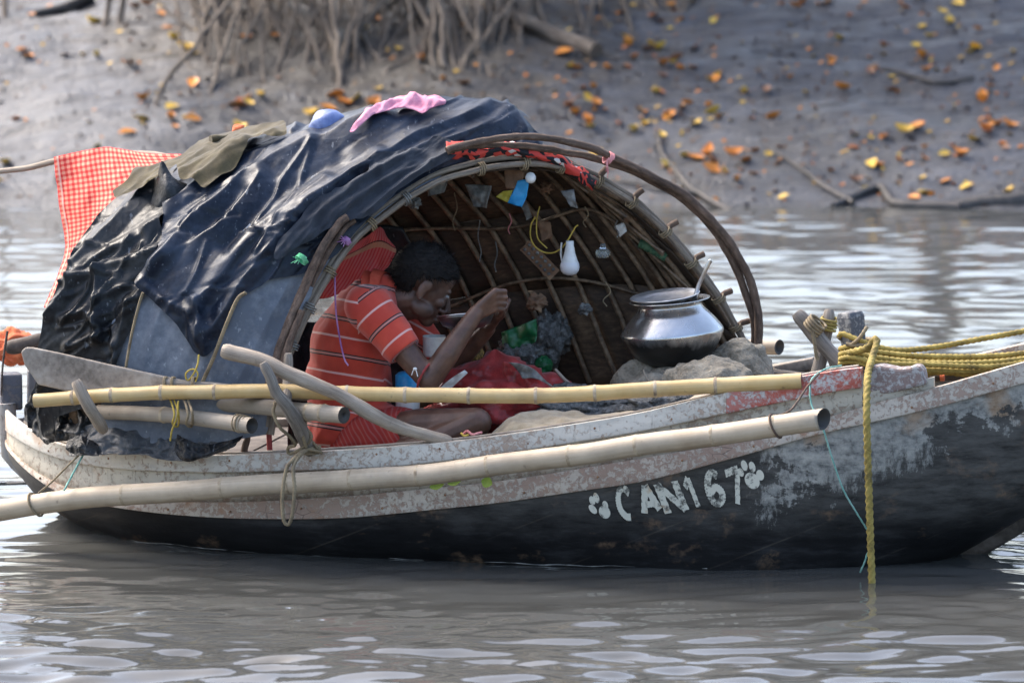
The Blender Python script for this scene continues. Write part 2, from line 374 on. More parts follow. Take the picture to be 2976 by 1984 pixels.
MT['glass'] = NT('glass').out((.85, .9, .88), .06, Transmission_Weight=.9, IOR=1.45)
MT['greenleaf'] = M_('green_leaf', [(.14, .22, .02), (.24, .33, .03), (.34, .42, .06)], 30, .5, .3)

# ================================================================== SETTING: water, mud bank, sky
def axis(lo, a, b, hi, fine, far):
    L = list(np.arange(a, b, fine)); x = a; st = fine
    while x > lo: st = min(st * 1.5, far); x -= st; L.insert(0, x)
    x = L[-1]; st = fine
    while x < hi: st = min(st * 1.5, far); x += st; L.append(x)
    return np.array(L)
def make_water():
    xs = axis(-400, -3.2, 3.2, 400, .027, 25); ys = np.concatenate([axis(-60, 16.8, 21.5, 21.6, .017, 6)[:-1], axis(21.49, 21.5, 31.2, 33, .026, 6)])
    X, Y = np.meshgrid(xs, ys, indexing='ij')
    wx = X + .25 * vnoise(np.stack([X * .9, Y * .9, 0 * X], -1)); wy = Y + .2 * vnoise(np.stack([X * .8, Y * .8, 5 + 0 * X], -1))
    def n(fx, fy, s): return vnoise(np.stack([wx * fx + s, wy * fy - s, s + 0 * X], -1))
    Z = .010 * n(.8, 1.5, 3.1) + .0076 * n(2.1, 4.6, 9.7) + .0066 * n(5.6, 12.4, 21.3) + .0032 * n(8.6, 20, 33.1)
    calm = .72 + .28 * np.clip((np.abs(Y - 20.2 + .25 * X) - .6) / 1.4, 0, 1); Z = Z * calm * (1 + .78 * np.clip((19.4 - Y) / 1.3, 0, 1)) * (1 - .52 * np.clip((Y - 21.3) / 2.2, 0, 1))
    far = np.clip((np.maximum(np.abs(X) - 3.4, 0) + np.maximum(16.4 - Y, 0) + np.maximum(Y - 31.4, 0)) / 6, 0, 1); Z = Z * (1 - far)
    mb = MB().grid(np.stack([X, Y, Z], -1))
    s = NT('river_water'); o = s.co('Object')
    murk = s.ramp(s.noise(o, .6, 3), [(.35, (.060, .061, .057)), (.65, (.082, .083, .078))])
    h = s.noise(s.co('Object', (22, 48, 1)), 1., 4, .55)
    s.out(murk, .015, nor=s.bump(h, .05, .008), IOR=1.38, Specular_IOR_Level=.7)
    o = obj('water', mb, s.m, base=(0, 0, 0)); o['kind'] = 'structure'; return o
make_water()
def WY(x): return 30.45 + .10 * np.sin(x * 1.3 + .5) + .05 * np.sin(x * 4.1)
def zm(x, y, lump=True):
    x = np.asarray(x, float); y = np.asarray(y, float); d = y - WY(x)
    top = 2.6 - 1.3 * np.clip((-x - 2.2) / 3, 0, 1)
    z = np.where(d < 0, d * .35, top * (1 - np.exp(-np.maximum(d, 0) * .27 / top)))
    z = z + .12 * np.exp(-((x + .9) / 1.3) ** 2 - ((y - 32.9) / .8) ** 2)      # hummock under the roots
    if lump:
        k = np.clip((d + .05) / .5, 0, 1); q = np.stack([x, y, 0 * x], -1)
        z = z + k * (.045 * fbm(q * np.array([1.1, 1.5, 1]), 2) + .022 * fbm(q * np.array([2.6, 7.0, 1]) + 7, 3) + .006 * ridged(q * np.array([7, 16, 1]) + 3, 2)) + .006 * vnoise(q * 3) * (d < .2)
    return z
def onmud(px, py, lift=0.):
    d = ray(px, py); k = 28.0
    for _ in range(60):
        P = CAM + d * k; e = P[2] - zm(P[0], P[1]) - lift; k += np.clip(e * 1.6, -.4, .4)
        if abs(e) < .002: break
    return CAM + d * k
def make_bank():
    xs = axis(-300, -3.6, 3.6, 300, .032, 20); ys = axis(27, 29.9, 37.5, 400, .032, 20)
    X, Y = np.meshgrid(xs, ys, indexing='ij'); mb = MB().grid(np.stack([X, Y, zm(X, Y)], -1))
    s = NT('wet_mud'); o = s.co('Object'); a = s.noise(o, 1.1, 5); b = s.noise(s.co('Object', (5, 11, 8)), 1., 6, .65, .6); c = s.noise(o, 45, 4)
    v = s.math('MULTIPLY_ADD', b, .6, s.math('MULTIPLY', a, .4)); x, y, z = s.xyz(o)
    col = s.ramp(v, [(.38, (.028, .030, .035)), (.5, (.052, .055, .064)), (.62, (.088, .093, .108))])
    br = s.ramp(s.noise(o, .45, 4), [(.46, 0), (.6, 1)]); col = s.mix(s.math('MULTIPLY', br, .22), col, (.085, .078, .068))
    dk = s.ramp(s.noise(o, 14, 3), [(.62, 0), (.72, 1)]); col = s.mix(s.math('MULTIPLY', dk, .55), col, (.06, .052, .045))
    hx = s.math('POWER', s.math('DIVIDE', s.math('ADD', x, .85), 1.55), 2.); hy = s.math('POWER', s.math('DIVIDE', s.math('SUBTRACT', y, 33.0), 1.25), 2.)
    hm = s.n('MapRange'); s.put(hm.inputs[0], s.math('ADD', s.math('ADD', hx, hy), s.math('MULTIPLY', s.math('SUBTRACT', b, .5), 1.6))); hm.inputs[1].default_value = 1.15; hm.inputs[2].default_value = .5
    col = s.mix(s.math('MULTIPLY', hm.outputs[0], .9), col, s.mix(c, (.016, .013, .010), (.055, .043, .031)))  # mud darkened under the roots: brown organic soil, with root shadows coloured in
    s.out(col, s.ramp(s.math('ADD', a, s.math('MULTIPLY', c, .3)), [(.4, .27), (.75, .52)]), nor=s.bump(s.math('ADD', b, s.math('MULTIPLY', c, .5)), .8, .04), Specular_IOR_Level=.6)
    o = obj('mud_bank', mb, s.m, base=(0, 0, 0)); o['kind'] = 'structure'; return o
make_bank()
def root_mats():
    return grain('mangrove_root', [(.035, .026, .020), (.125, .098, .075), (.28, .23, .18)], .85, 5, 8, .5, .8)
MT['root'] = root_mats()
MT['trunk'] = M_('mangrove_trunk', [(.10, .08, .06), (.19, .155, .12), (.27, .22, .17)], 8, .9, .8, .02)
MT['foliage'] = M_('mangrove_leaves', [(.03, .05, .015), (.06, .085, .025), (.10, .12, .04)], 4, .5, .2)
MT['litter'] = M_('leaf_litter', [(.06, .035, .02), (.15, .085, .045), (.25, .15, .07)], 6, .9, .3)

def leafquads(c, n, rad, size, flatten=.75):
    mb = MB(); lumps = rng.normal(size=(16, 3)); lumps /= np.linalg.norm(lumps, axis=1)[:, None]; lumps *= rng.uniform(.45, .95, (16, 1))
    q = lumps[rng.integers(0, 16, n)] + rng.normal(scale=.2, size=(n, 3)); P = np.asarray(c) + q * np.asarray(rad) * np.array([1, 1, flatten])
    d = rng.normal(size=(n, 3)); d /= np.linalg.norm(d, axis=1)[:, None]; e = np.cross(d, rng.normal(size=(n, 3))); e /= np.linalg.norm(e, axis=1)[:, None]
    L = size * rng.uniform(.7, 1.3, (n, 1)); V = np.stack([P - d * L, P + e * L * .42, P + d * L, P - e * L * .42], 1).reshape(-1, 3)
    return mb.add(V, [(4 * i, 4 * i + 1, 4 * i + 2, 4 * i + 3) for i in range(n)])
ROOTS = [  # pixel polylines foot -> up
 [(721, 255), (722, 130), (715, 0)], [(440, 344), (485, 242), (555, 147), (606, 83), (663, 6)], [(612, 300), (638, 191), (676, 77), (695, 0)], [(772, 249), (816, 153), (835, 0)],
 [(886, 217), (899, 96), (893, 0)], [(937, 198), (957, 115), (988, 0)], [(772, 191), (765, 64), (733, 0)], [(1020, 268), (1027, 160), (1052, 0)], [(1078, 210), (1122, 128), (1148, 38)],
 [(1097, 262), (1135, 191), (1212, 163), (1314, 166), (1371, 190)], [(1250, 153), (1212, 64), (1180, 19)], [(1288, 255), (1295, 128), (1276, 0)], [(1333, 249), (1371, 153), (1390, 77), (1378, 0)],
 [(1400, 236), (1397, 128), (1392, 0)], [(1422, 166), (1403, 64), (1390, 0)], [(555, 96), (561, 0)], [(612, 70), (600, 0)], [(1514, 166), (1495, 57), (1476, 0)],
 [(1700, 108), (1680, 0)], [(1776, 102), (1750, 12)], [(1833, 121), (1827, 0)], [(1929, 115), (1922, 57), (1884, 19)], [(1993, 51), (1960, 0)], [(850, 180), (790, 60), (770, 0)], [(670, 262), (700, 160), (750, 40), (765, 0)]]
for _ in range(95):
    x = random.uniform(540, 1500); y = random.uniform(90, 290) - abs(x - 950) * .06; dx = random.choice([random.uniform(-70, 70), random.uniform(-190, 190)])
    ROOTS.append([(x, y), (x + dx * .35, y * .55), (x + dx, -5)])
for _ in range(34):
    x = random.uniform(1440, 2000); y = random.uniform(30, 165) - max(0, x - 1700) * .15; dx = random.uniform(-50, 40); ROOTS.append([(x, y), (x + dx * .4, y * .5), (x + dx, -5)])
def crown_tree(t, trunk_pts, r0, crown_c, crown_r, n=2600):
    p, s_ = arc(trunk_pts, .12); obj('trunk', MB().tube(p, np.linspace(r0, r0 * .45, len(p)), 10), MT['trunk'], t)
    lm = MB()
    for k in range(6):
        a = p[-1 - random.randint(0, 4)]; e = np.asarray(crown_c) + rng.normal(size=3) * np.asarray(crown_r) * .6
        q, _ = arc([a, (a + e) / 2 + rng.normal(size=3) * .15, e], .15); lm.tube(q, np.linspace(r0 * .35, .015, len(q)), 7)
    obj('limbs', lm, MT['trunk'], t)
    cr = obj('crown', leafquads(crown_c, n, crown_r, .15), MT['foliage'], t, smooth=False); cr['kind'] = 'stuff'
TREES = [(-1.75, 34.6, 'mangrove tree on tangled stilt roots at the left of the root thicket', 380, 800), (-.75, 34.7, 'mangrove tree on dense stilt roots with an arched root beside it', 800, 1180),
         (.0, 34.9, 'mangrove tree on stilt roots spreading over the dark hummock', 1180, 1480), (.75, 35.2, 'mangrove tree on short stilt roots above a thick fallen limb', 1480, 2100)]
for k, (tx, ty, lab, xa, xb) in enumerate(TREES):
    g = zm(tx, ty); t = thing('mangrove_tree', lab, 'tree', (tx, ty, g)); top = np.array([tx, ty, g + 2.0])
    crown_tree(t, [top + (0, 0, -.15), top + (.1, .1, .8), top + (-.1, .3, 1.7)], .11, top + (random.uniform(-.3, .3), .5, 2.5), (1.5, 1.3, 1.6), 2400)
    for rt in ROOTS:
        if not xa <= rt[0][0] < xb: continue
        F = onmud(*rt[0], -.03); P = [F]
        for q in rt[1:]:
            Y = F[1] + (ty - F[1]) * .35 * (len(P) / len(rt)); P.append(ony(q[0], q[1], Y))
        if rt[-1][1] < 40:
            d = P[-1] - P[-2]; d = d / np.linalg.norm(d); P.append(P[-1] + d * .35 + (0, .05, .1)); P.append(P[-1] * .5 + top * .5 + (0, -.1, .15)); P.append(top + rng.normal(size=3) * .03)
        p, s_ = arc(P, .06); r = random.uniform(.006, .0155); p = p + .022 * np.stack([fbm(p * 5 + i * 9, 2) for i in range(3)], -1)
        obj('prop_root', MB().tube(p, np.linspace(r * .95, r * 1.15, len(p)), 8), MT['root'], t)
for k, pts in enumerate([[(300, 92), (312, 40), (318, -5)], [(345, 85), (352, 40), (360, -5)], [(15, 60), (12, 0)]]):
    F = onmud(*pts[0], -.02); P = [F] + [ony(q[0], q[1], F[1] + .1) for q in pts[1:]]; P.append(P[-1] + (P[-1] - P[-2]) / np.linalg.norm(P[-1] - P[-2]) * .6)
    p, _ = arc(P, .05); tag(obj('mangrove_sapling', MB().tube(p, np.linspace(.018, .012, len(p)), 8), MT['root']), ['pale thin stem standing in the mud, left of a pair', 'pale thin stem standing in the mud, right of a pair', 'grey stem standing alone beside the fallen log on the mud'][k], 'sapling')
# trees further along the bank, seen as reflections in the river
for k, (tx, ty, h, n) in enumerate([(2.6, 38.2, 4.9, 3600), (4.8, 39.5, 5.2, 3600), (.9, 38.6, 5.0, 3600), (-.9, 38.9, 4.7, 3600), (7.2, 40, 5.4, 3400), (-6.5, 44, 4.2, 2000), (10., 42, 6., 3000)]):
    g = zm(tx, ty); t = thing('mangrove_tree', 'leafy mangrove tree standing back on top of the bank', 'tree', (tx, ty, g), 'trees on top of the bank'); b = np.array([tx, ty, g])
    crown_tree(t, [b, b + (.1, 0, .8), b + (0, .1, 1.6)], .12, b + (0, 0, h - g - .8), (1.7, 1.4, 1.9), n)
# logs, twigs
def stick(pts, r0, r1, mat, name, lab, cat_, lift=.02, last_up=0.):
    P = [onmud(x, y, lift) for x, y in pts]; p, _ = arc(P, .05); p = p + .006 * np.stack([fbm(p * 8 + i * 9, 2) for i in range(3)], -1)
    return tag(obj(name, MB().tube(p, np.linspace(r0, r1, len(p)), 8), mat), lab, cat_)
MT['wet'] = M_('wet_black_wood', [(.022, .02, .019), (.05, .045, .042), (.1, .085, .075)], 10, .6, .7, .01)
stick([(1910, 380), (1925, 440), (1960, 490), (2000, 540), (2070, 585), (2140, 625)], .009, .02, MT['wet'], 'fallen_branch', 'dark crooked branch lying down the mud to the waterline', 'branch')
stick([(1740, 520), (1850, 535), (1960, 555), (2040, 560)], .008, .012, MT['wet'], 'fallen_branch', 'thin dark branch lying across the crooked branch on the mud', 'branch')
stick([(2225, 430), (2300, 470), (2380, 530), (2480, 590)], .007, .015, MT['wet'], 'fallen_branch', 'straight dark branch slanting down the mud to the driftwood knot', 'branch')
stick([(2420, 600), (2500, 560), (2560, 545), (2600, 590), (2700, 600), (2790, 602)], .016, .03, MT['wet'], 'driftwood_knot', 'black knotted driftwood at the water edge of the mud', 'driftwood')
stick([(2760, 606), (2850, 592), (2960, 585), (3080, 575)], .035, .055, MT['wet'], 'driftwood_log', 'thick black log lying at the water edge of the mud', 'log', .0)
stick([(2560, 200), (2640, 215), (2720, 240), (2830, 225)], .012, .01, MT['wet'], 'fallen_branch', 'dark branch lying among leaves high on the mud', 'branch')
stick([(100, 38), (180, 25), (262, -8)], .02, .035, MT['wet'], 'fallen_log', 'dark log lying on the mud beside the pale stems', 'log')
stick([(1735, 150), (1620, 105), (1520, 60), (1440, 20)], .05, .035, MT['root'], 'fallen_limb', 'thick grey limb slumped under the short stilt roots', 'limb', .03)
# leaves on the mud
def leafmesh(name, curl, mat):
    mb = MB(); n = 7; P = np.zeros((n, 3, 3))
    for i in range(n):
        a = i / (n - 1); w = .30 * math.sin(math.pi * min(1, a * .97 + .03)) ** .8
        for j, sx in enumerate((-1, 0, 1)): P[i, j] = (a - .5, sx * w, curl * (a - .5) ** 2 * 2 + abs(sx) * w * .55 * (1 + curl))
    mb.grid(P); me = bpy.data.meshes.new(name); me.from_pydata(mb.v, [], mb.f); me.polygons.foreach_set('use_smooth', [True] * len(me.polygons)); me.materials.append(mat); return me
LM = {}
for nm, st in {'orange': [(.55, .16, .02), (.68, .24, .03), (.72, .33, .06)], 'yellow': [(.62, .34, .03), (.72, .45, .06), (.76, .54, .12)], 'brown': [(.12, .05, .025), (.22, .10, .05), (.32, .16, .08)], 'rust': [(.3, .08, .02), (.42, .14, .04), (.5, .2, .07)]}.items():
    m = M_('leaf_' + nm, st, 12, .55, .3); LM[nm] = [leafmesh('leaf_' + nm, c, m) for c in (.1, .45, .9)]
BOATMASK = [(0, 470), (150, 440), (480, 420), (900, 300), (1250, 280), (1500, 330), (1800, 440), (2000, 600), (0, 600)]
spots = []
for x, y in [(1738, 455), (2130, 455), (2060, 455), (2165, 470), (2065, 497), (2625, 388), (2830, 410), (2535, 480), (2690, 565), (1945, 340), (1930, 190), (1640, 155), (500, 315), (560, 350), (410, 350), (540, 150), (1080, 310), (975, 280), (1000, 305), (955, 320), (915, 340), (370, 390), (2785, 15), (15, 480), (700, 370), (690, 385), (1035, 290), (2075, 330), (2445, 260)]:
    spots.append((x, y, 1.25))
while len(spots) < 292:
    x = random.uniform(-40, 3020); y = 610 - 640 * random.random() ** .8
    if random.random() < .22: q_ = random.choice(spots); x = q_[0] + random.gauss(0, 55); y = q_[1] + random.gauss(0, 16)
    if inpoly(np.array([x, y]), BOATMASK) or y > 592: continue
    w = .30 + .75 * (x > 1650) + .35 * (650 < x < 1300 and y > 230) + (.2 if y > 330 else 0)
    if random.random() < w: spots.append((x, y, random.choice([.45, .55, .65, .75, .9, 1.1]) * random.uniform(.85, 1.15)))
for x, y, sz in spots:
    P = onmud(x, y); kind = random.choices(['orange', 'yellow', 'brown', 'rust'], [.36, .34, .16, .14] if sz < 1.2 else [.5, .5, 0, 0])[0]
    o = bpy.data.objects.new('fallen_leaf', random.choice(LM[kind])); COL.objects.link(o); L = .084 * sz
    o.location = (P[0], P[1], P[2] + .004); o.scale = (L, L, L); o.rotation_euler = (R(14) + random.gauss(0, .25), random.gauss(0, .25), random.uniform(0, 6.28))
    tag(o, {'orange': 'fallen orange leaf lying on the grey mud', 'yellow': 'fallen yellow leaf lying on the grey mud', 'brown': 'withered dark brown leaf lying on the mud', 'rust': 'rusty red-brown fallen leaf lying on the mud'}[kind], 'leaf', 'fallen leaves scattered on the mud bank')
    szw = 'large' if sz > .95 else 'small' if sz < .62 else 'medium'; plc = 'among the stilt roots' if 430 < x < 1500 and y < 330 else 'close to the water edge' if y > 430 else 'high up the slope' if y < 170 else 'halfway up the slope'
    o['label'] = '%s %s leaf lying on the mud %s' % (szw, {'orange': 'orange', 'yellow': 'yellow', 'brown': 'withered brown', 'rust': 'rusty red-brown'}[kind], plc)
lt = MB()
for _ in range(1500):
    x = random.uniform(-60, 3040); y = random.uniform(-10, 600)
    if random.random() > (.35 + .4 * (x > 1500) + .6 * (500 < x < 1500 and 180 < y < 330)): continue
    P = onmud(x, y); a = random.uniform(0, 6.28); L = random.uniform(.008, .03); d = np.array([math.cos(a), math.sin(a), .25]) * L; e = np.array([-math.sin(a), math.cos(a), .3]) * L * .4
    lt.add([P - d, P + e + (0, 0, .006), P + d, P - e], [(0, 1, 2, 3)])
tag(obj('leaf_litter', lt, MT['litter'], smooth=False), 'small brown leaf litter and debris strewn over the mud', 'leaf litter', kind='stuff')

for nm, mt, n_ in (('yellow', M_('litter_yellow', [(.45, .24, .03), (.6, .36, .05), (.66, .45, .1)], 12, .6), 150), ('orange', M_('litter_orange', [(.36, .11, .02), (.5, .18, .03), (.58, .26, .06)], 12, .6), 230)):
    lt = MB()
    while n_:
        x = random.uniform(-60, 3040); y = random.uniform(-10, 585)
        if random.random() > .28 + .72 * (x > 1600): continue
        n_ -= 1; P = onmud(x, y); a = random.uniform(0, 6.28); L = random.uniform(.010, .026); d = np.array([math.cos(a), math.sin(a), .2]) * L; e = np.array([-math.sin(a), math.cos(a), .3]) * L * .5
        lt.add([P - d + (0, 0, .004), P + e + (0, 0, .009), P + d + (0, 0, .008), P - e + (0, 0, .004)], [(0, 1, 2, 3)])
    tag(obj('leaf_litter', lt, mt, smooth=False), 'bits of %s leaf strewn over the mud' % nm, 'leaf litter', kind='stuff')
# ================================================================== THE BOAT
US, UB = -1.79, 2.42                 # stern and bow ends along the keel
def half(u, w, us=US, ub=UB, ps=3.2, pb=1.45):
    u = np.asarray(u, float); x = np.where(u < 0, u / us, u / ub); p = np.where(u < 0, ps, pb); return w * np.clip(1 - np.clip(x, 0, 1) ** p, 0, 1) ** .75 + .03
vA = lambda u: half(u, .66); vB = lambda u: half(u, .665); vC = lambda u: half(u, .66); vD = lambda u: half(u, .655)
LA = [(5, 1176), (40, 1206), (72, 1232), (120, 1266), (191, 1295), (383, 1316), (670, 1321), (909, 1311), (1100, 1299), (1324, 1281), (1563, 1248), (1850, 1202), (2163, 1126), (2335, 1091), (2507, 1062)]
LB = [(5, 1240), (40, 1262), (72, 1285), (120, 1313), (239, 1347), (383, 1364), (670, 1371), (909, 1364), (1100, 1357), (1180, 1352), (1467, 1316), (1850, 1256), (2163, 1189), (2507, 1120)]
LC = [(5, 1262), (60, 1335), (120, 1378), (200, 1420), (383, 1452), (622, 1458), (750, 1456), (1037, 1438), (1228, 1420), (1467, 1396), (1850, 1333), (2163, 1280), (2416, 1209), (2536, 1171), (2680, 1137), (2976, 1051)]
LD = [(5, 1270), (60, 1345), (120, 1395), (200, 1445), (383, 1478), (526, 1494), (670, 1503), (956, 1505), (1100, 1495), (1180, 1486), (1467, 1457), (1706, 1421), (1876, 1398), (2163, 1321), (2393, 1255), (2622, 1206), (2794, 1163), (2976, 1111)]
def solve(line, vf):
    U, Z = [], []
    for x, y in line:
        v = .5
        for _ in range(30):
            q = loc_uvz(onv(x, y, v)); v = .5 * v + .5 * float(vf(q[0]))
        U.append(q[0]); Z.append(q[2])
    U, Z = np.array(U), np.array(Z); k = np.argsort(U); U, Z = U[k], Z[k]
    return U, Z
def zfun(line, vf, ext=None):
    U, Z = solve(line, vf)
    if ext: U = np.r_[U, ext[0]]; Z = np.r_[Z, ext[1]]
    def f(u):
        u = np.asarray(u, float); w = np.linspace(-.09, .09, 7); return np.mean([np.interp(u + d, U, Z) for d in w], 0)
    return f, U
zA, UA = zfun(LA, vA); zB, UBb = zfun(LB, vB)
zC, UC = zfun(LC, vC, ([2.42], [.86])); zD, UD = zfun(LD, vD, ([2.42], [.80]))
WL = [(205, 1512), (300, 1548), (400, 1573), (650, 1600), (900, 1614), (1250, 1628), (1700, 1646), (2200, 1655), (2450, 1650), (2600, 1641), (2740, 1620), (2830, 1592)]
wl = np.array([loc_uvz(onz(*q)) for q in WL]); UWs, UWb = wl[0, 0] - .03, wl[-1, 0] + .03
def vW(u): return np.interp(u, np.r_[UWs, wl[:, 0], UWb], np.r_[.03, np.maximum(wl[:, 1], .04), .03])
def zK(u): return np.where(u > UWb - .55, -.22 + (np.maximum(u - (UWb - .55), 0)) ** 1.35 * .56, np.where(u < UWs + .4, -.22 + np.maximum(UWs + .4 - u, 0) ** 1.3 * .80, -.22))
print('HULL A', UA[0], UA[-1], 'WL v', wl[:, 1].round(2), 'u', wl[:, 0].round(2), 'zA', zA(UA).round(2), 'zD', zD(UD).round(2))
boat = thing('fishing_boat', 'worn wooden fishing boat, white rails over a black hull lettered CAN167', 'boat', wpt(0, 0, -.22), rotz=-THETA)
def paint_mat(name, base, wood, under, wear=.5, rust=.3, vert=1.):
    s = NT(name); o = s.co('Object'); big = s.noise(o, 2.2, 5); mid = s.noise(s.co('Object', (9, 9, 26)), 1., 6, .7); chip = s.noise(o, 52, 5, .75, .4); scr = s.noise(s.co('Object', (90, 90, 7)), 1., 4, .7)
    col = s.mix(s.ramp(big, [(.35, 0), (.7, 1)]), base, [c * .78 for c in base])
    col = s.mix(s.math('MULTIPLY', s.ramp(mid, [(.48, 0), (.62, 1)]), .5), col, [c * .6 + .03 for c in base])
    m = s.ramp(s.math('MULTIPLY_ADD', big, .35, s.math('MULTIPLY', chip, .7)), [(.63 - .19 * wear, 0), (.68 - .19 * wear, 1)]); col = s.mix(s.math('MULTIPLY', m, .75), col, wood)
    st = s.ramp(scr, [(.60, 0), (.68, 1)]); col = s.mix(s.math('MULTIPLY', st, .55 * vert), col, under)
    ru = s.ramp(s.noise(o, 7, 4, .6), [(.60, 0), (.72, 1)]); col = s.mix(s.math('MULTIPLY', ru, rust * 1.3), col, (.36, .16, .05))
    cr = s.n('TexVoronoi'); cr.feature = 'DISTANCE_TO_EDGE'; s.put(cr.inputs['Vector'], s.mix(.12, s.co('Object', (16, 16, 26)), s.n('TexNoise', Scale=9.).outputs[1], 'ADD')); cr.inputs['Scale'].default_value = 1.
    ck = s.math('MULTIPLY', s.ramp(cr.outputs[0], [(.0, 1), (.03, 0)]), s.ramp(big, [(.64, 0), (.70, 1)])); col = s.mix(s.math('MULTIPLY', ck, .7), col, (.04, .035, .03))
    return s, col, s.bump(s.math('SUBTRACT', s.math('MULTIPLY', chip, .6), s.math('ADD', m, ck)), .5, .004)
def pm(name, *a, rough=.75, **k):
    s, c, b = paint_mat(name, *a, **k); return s.out(c, rough, nor=b)
MT['rail'] = pm('worn_white_rail', (.68, .64, .56), (.36, .25, .18), (.30, .25, .20), .46, .45, vert=.6)
MT['strake'] = pm('worn_cream_strake', (.58, .53, .43), (.27, .20, .15), (.14, .115, .09), .5, .4)
MT['lrail'] = pm('worn_brown_white_rail', (.58, .51, .42), (.29, .18, .13), (.20, .15, .115), .62, .4)
MT['stern'] = pm('worn_grey_stern', (.34, .32, .30), (.19, .15, .12), (.11, .1, .09), .5, .1)
def redrail():
    s, c, b = paint_mat('red_white_rail', (.60, .585, .55), (.42, .07, .04), (.30, .26, .22), .62, .3, vert=.4)
    x, y, z = s.xyz(s.co('Object')); e = s.math('MULTIPLY', s.ramp(s.math('ADD', x, s.math('MULTIPLY', s.noise(s.co('Object'), 20, 5, .7), .55)), [(0, 0), (1, 1)]), 1.)
    f = s.n('MapRange'); s.put(f.inputs[0], s.math('ADD', x, s.math('MULTIPLY', s.noise(s.co('Object'), 18, 5, .75), .9))); f.inputs[1].default_value = 1.28; f.inputs[2].default_value = 1.42
    c = s.mix(s.math('MULTIPLY', s.math('MULTIPLY', f.outputs[0], s.ramp(s.noise(s.co('Object'), 30, 5, .75), [(.44, 0), (.54, 1)])), .85), c, (.48, .09, .055)); return s.out(c, .7, nor=b)
MT['redrail'] = redrail()
def hullmat():
    s = NT('black_tarred_hull'); o = s.co('Object'); x, y, z = s.xyz(o); n1 = s.noise(o, 3, 5, .6); n2 = s.noise(s.co('Object', (7, 7, 30), (0, .45, 0)), 1., 5, .7); n3 = s.noise(o, 40, 4, .7)
    col = s.ramp(s.math('MULTIPLY_ADD', n2, .55, s.math('MULTIPLY', n1, .5)), [(.38, (.006, .006, .0065)), (.55, (.013, .013, .014)), (.72, (.042, .042, .044))])
    # worn greyish upper band below the rail, tar darkest near the water
    up = s.n('MapRange'); s.put(up.inputs[0], s.math('ADD', z, s.math('MULTIPLY', n1, .12))); up.inputs[1].default_value = .38; up.inputs[2].default_value = .54
    col = s.mix(s.math('MULTIPLY', up.outputs[0], s.math('MULTIPLY', s.ramp(n2, [(.3, .15), (.6, 1)]), .85)), col, (.115, .11, .10))
    rs = s.ramp(s.noise(s.co('Object', (5, 5, 7), (0, .5, 0), (3, 0, 1)), 1., 4, .6), [(.58, 0), (.70, 1)]); col = s.mix(s.math('MULTIPLY', s.math('MULTIPLY', rs, s.ramp(n3, [(.38, 0), (.6, 1)])), .8), col, (.25, .16, .10))
    # old whitish paint left at the bow, brushed off along a ragged edge
    bz = s.math('SUBTRACT', z, s.math('MULTIPLY_ADD', x, .40, .015)); bx = s.math('MULTIPLY', s.math('SUBTRACT', x, .93), .7)
    mk = s.math('MINIMUM', bz, bx); mk = s.math('ADD', mk, s.math('MULTIPLY', s.math('SUBTRACT', s.noise(s.co('Object', (34, 34, 11), (0, -1.15, 0)), 1., 6, .8), .5), .34)); mk = s.math('SUBTRACT', mk, s.math('MULTIPLY', s.ramp(s.noise(s.co('Object', (3.2, 3.2, 5)), 1., 6, .7), [(.52, 0), (.68, 1)]), .22))
    f = s.n('MapRange'); s.put(f.inputs[0], mk); f.inputs[1].default_value = -.01; f.inputs[2].default_value = .035
    wp = s.ramp(s.math('MULTIPLY_ADD', n3, .5, s.math('MULTIPLY', n2, .5)), [(.36, (.10, .10, .095)), (.5, (.30, .295, .27)), (.64, (.46, .44, .39))])
    wp = s.mix(s.math('MULTIPLY', s.ramp(s.noise(o, 6, 4), [(.6, 0), (.72, 1)]), .5), wp, (.36, .19, .07)); col = s.mix(f.outputs[0], col, wp)
    sm = s.ramp(s.math('ABSOLUTE', s.math('SUBTRACT', s.math('FRACT', s.math('MULTIPLY', s.math('SUBTRACT', z, s.math('MULTIPLY', x, .42)), 5.2)), .5)), [(.0, 1), (.022, 0)])
    col = s.mix(s.math('MULTIPLY', s.math('MULTIPLY', sm, s.ramp(n1, [(.46, 0), (.58, 1)])), .3), col, (.16, .13, .10))
    rg = s.math('MULTIPLY_ADD', n2, .35, s.math('MULTIPLY_ADD', f.outputs[0], .2, .40))
    return s.out(col, rg, nor=s.bump(s.math('ADD', n2, s.math('MULTIPLY', n3, .5)), .45, .006), Specular_IOR_Level=.25)
MT['hull'] = hullmat()
us_ = np.concatenate([np.linspace(US, US + .3, 14)[:-1], np.linspace(US + .3, UB, 110)])
def strip(side, f0, f1, u, t, rows=3, wob=.0):     # a plank between two sheer curves, thickness t inwards
    P = []
    for k in range(rows):
        a = k / (rows - 1); v = f0[0](u) * (1 - a) + f1[0](u) * a; z = f0[1](u) * (1 - a) + f1[1](u) * a
        P.append(np.stack([u, side * (v + f0[2] * (1 - a) + f1[2] * a), z], -1))
    Q = [p - np.array([0, side * t, 0]) for p in P[::-1]]
    L = np.array(P + Q + [P[0]]).transpose(1, 0, 2); L[..., 2] += wob * vnoise(L * np.array([3, 0, 0]) + 3)[..., None][..., 0] if wob else 0
    G = ORG + L[..., :1] * A_ + L[..., 1:2] * S_ + L[..., 2:] * np.array([0, 0, 1.])
    mb = MB().grid(G)
    for e in (0, -1): mb.add(G[e][:-1], [tuple(range(G.shape[1] - 1))])
    return mb
zin = lambda u: zA(np.clip(u, UA[0], UA[-1]))
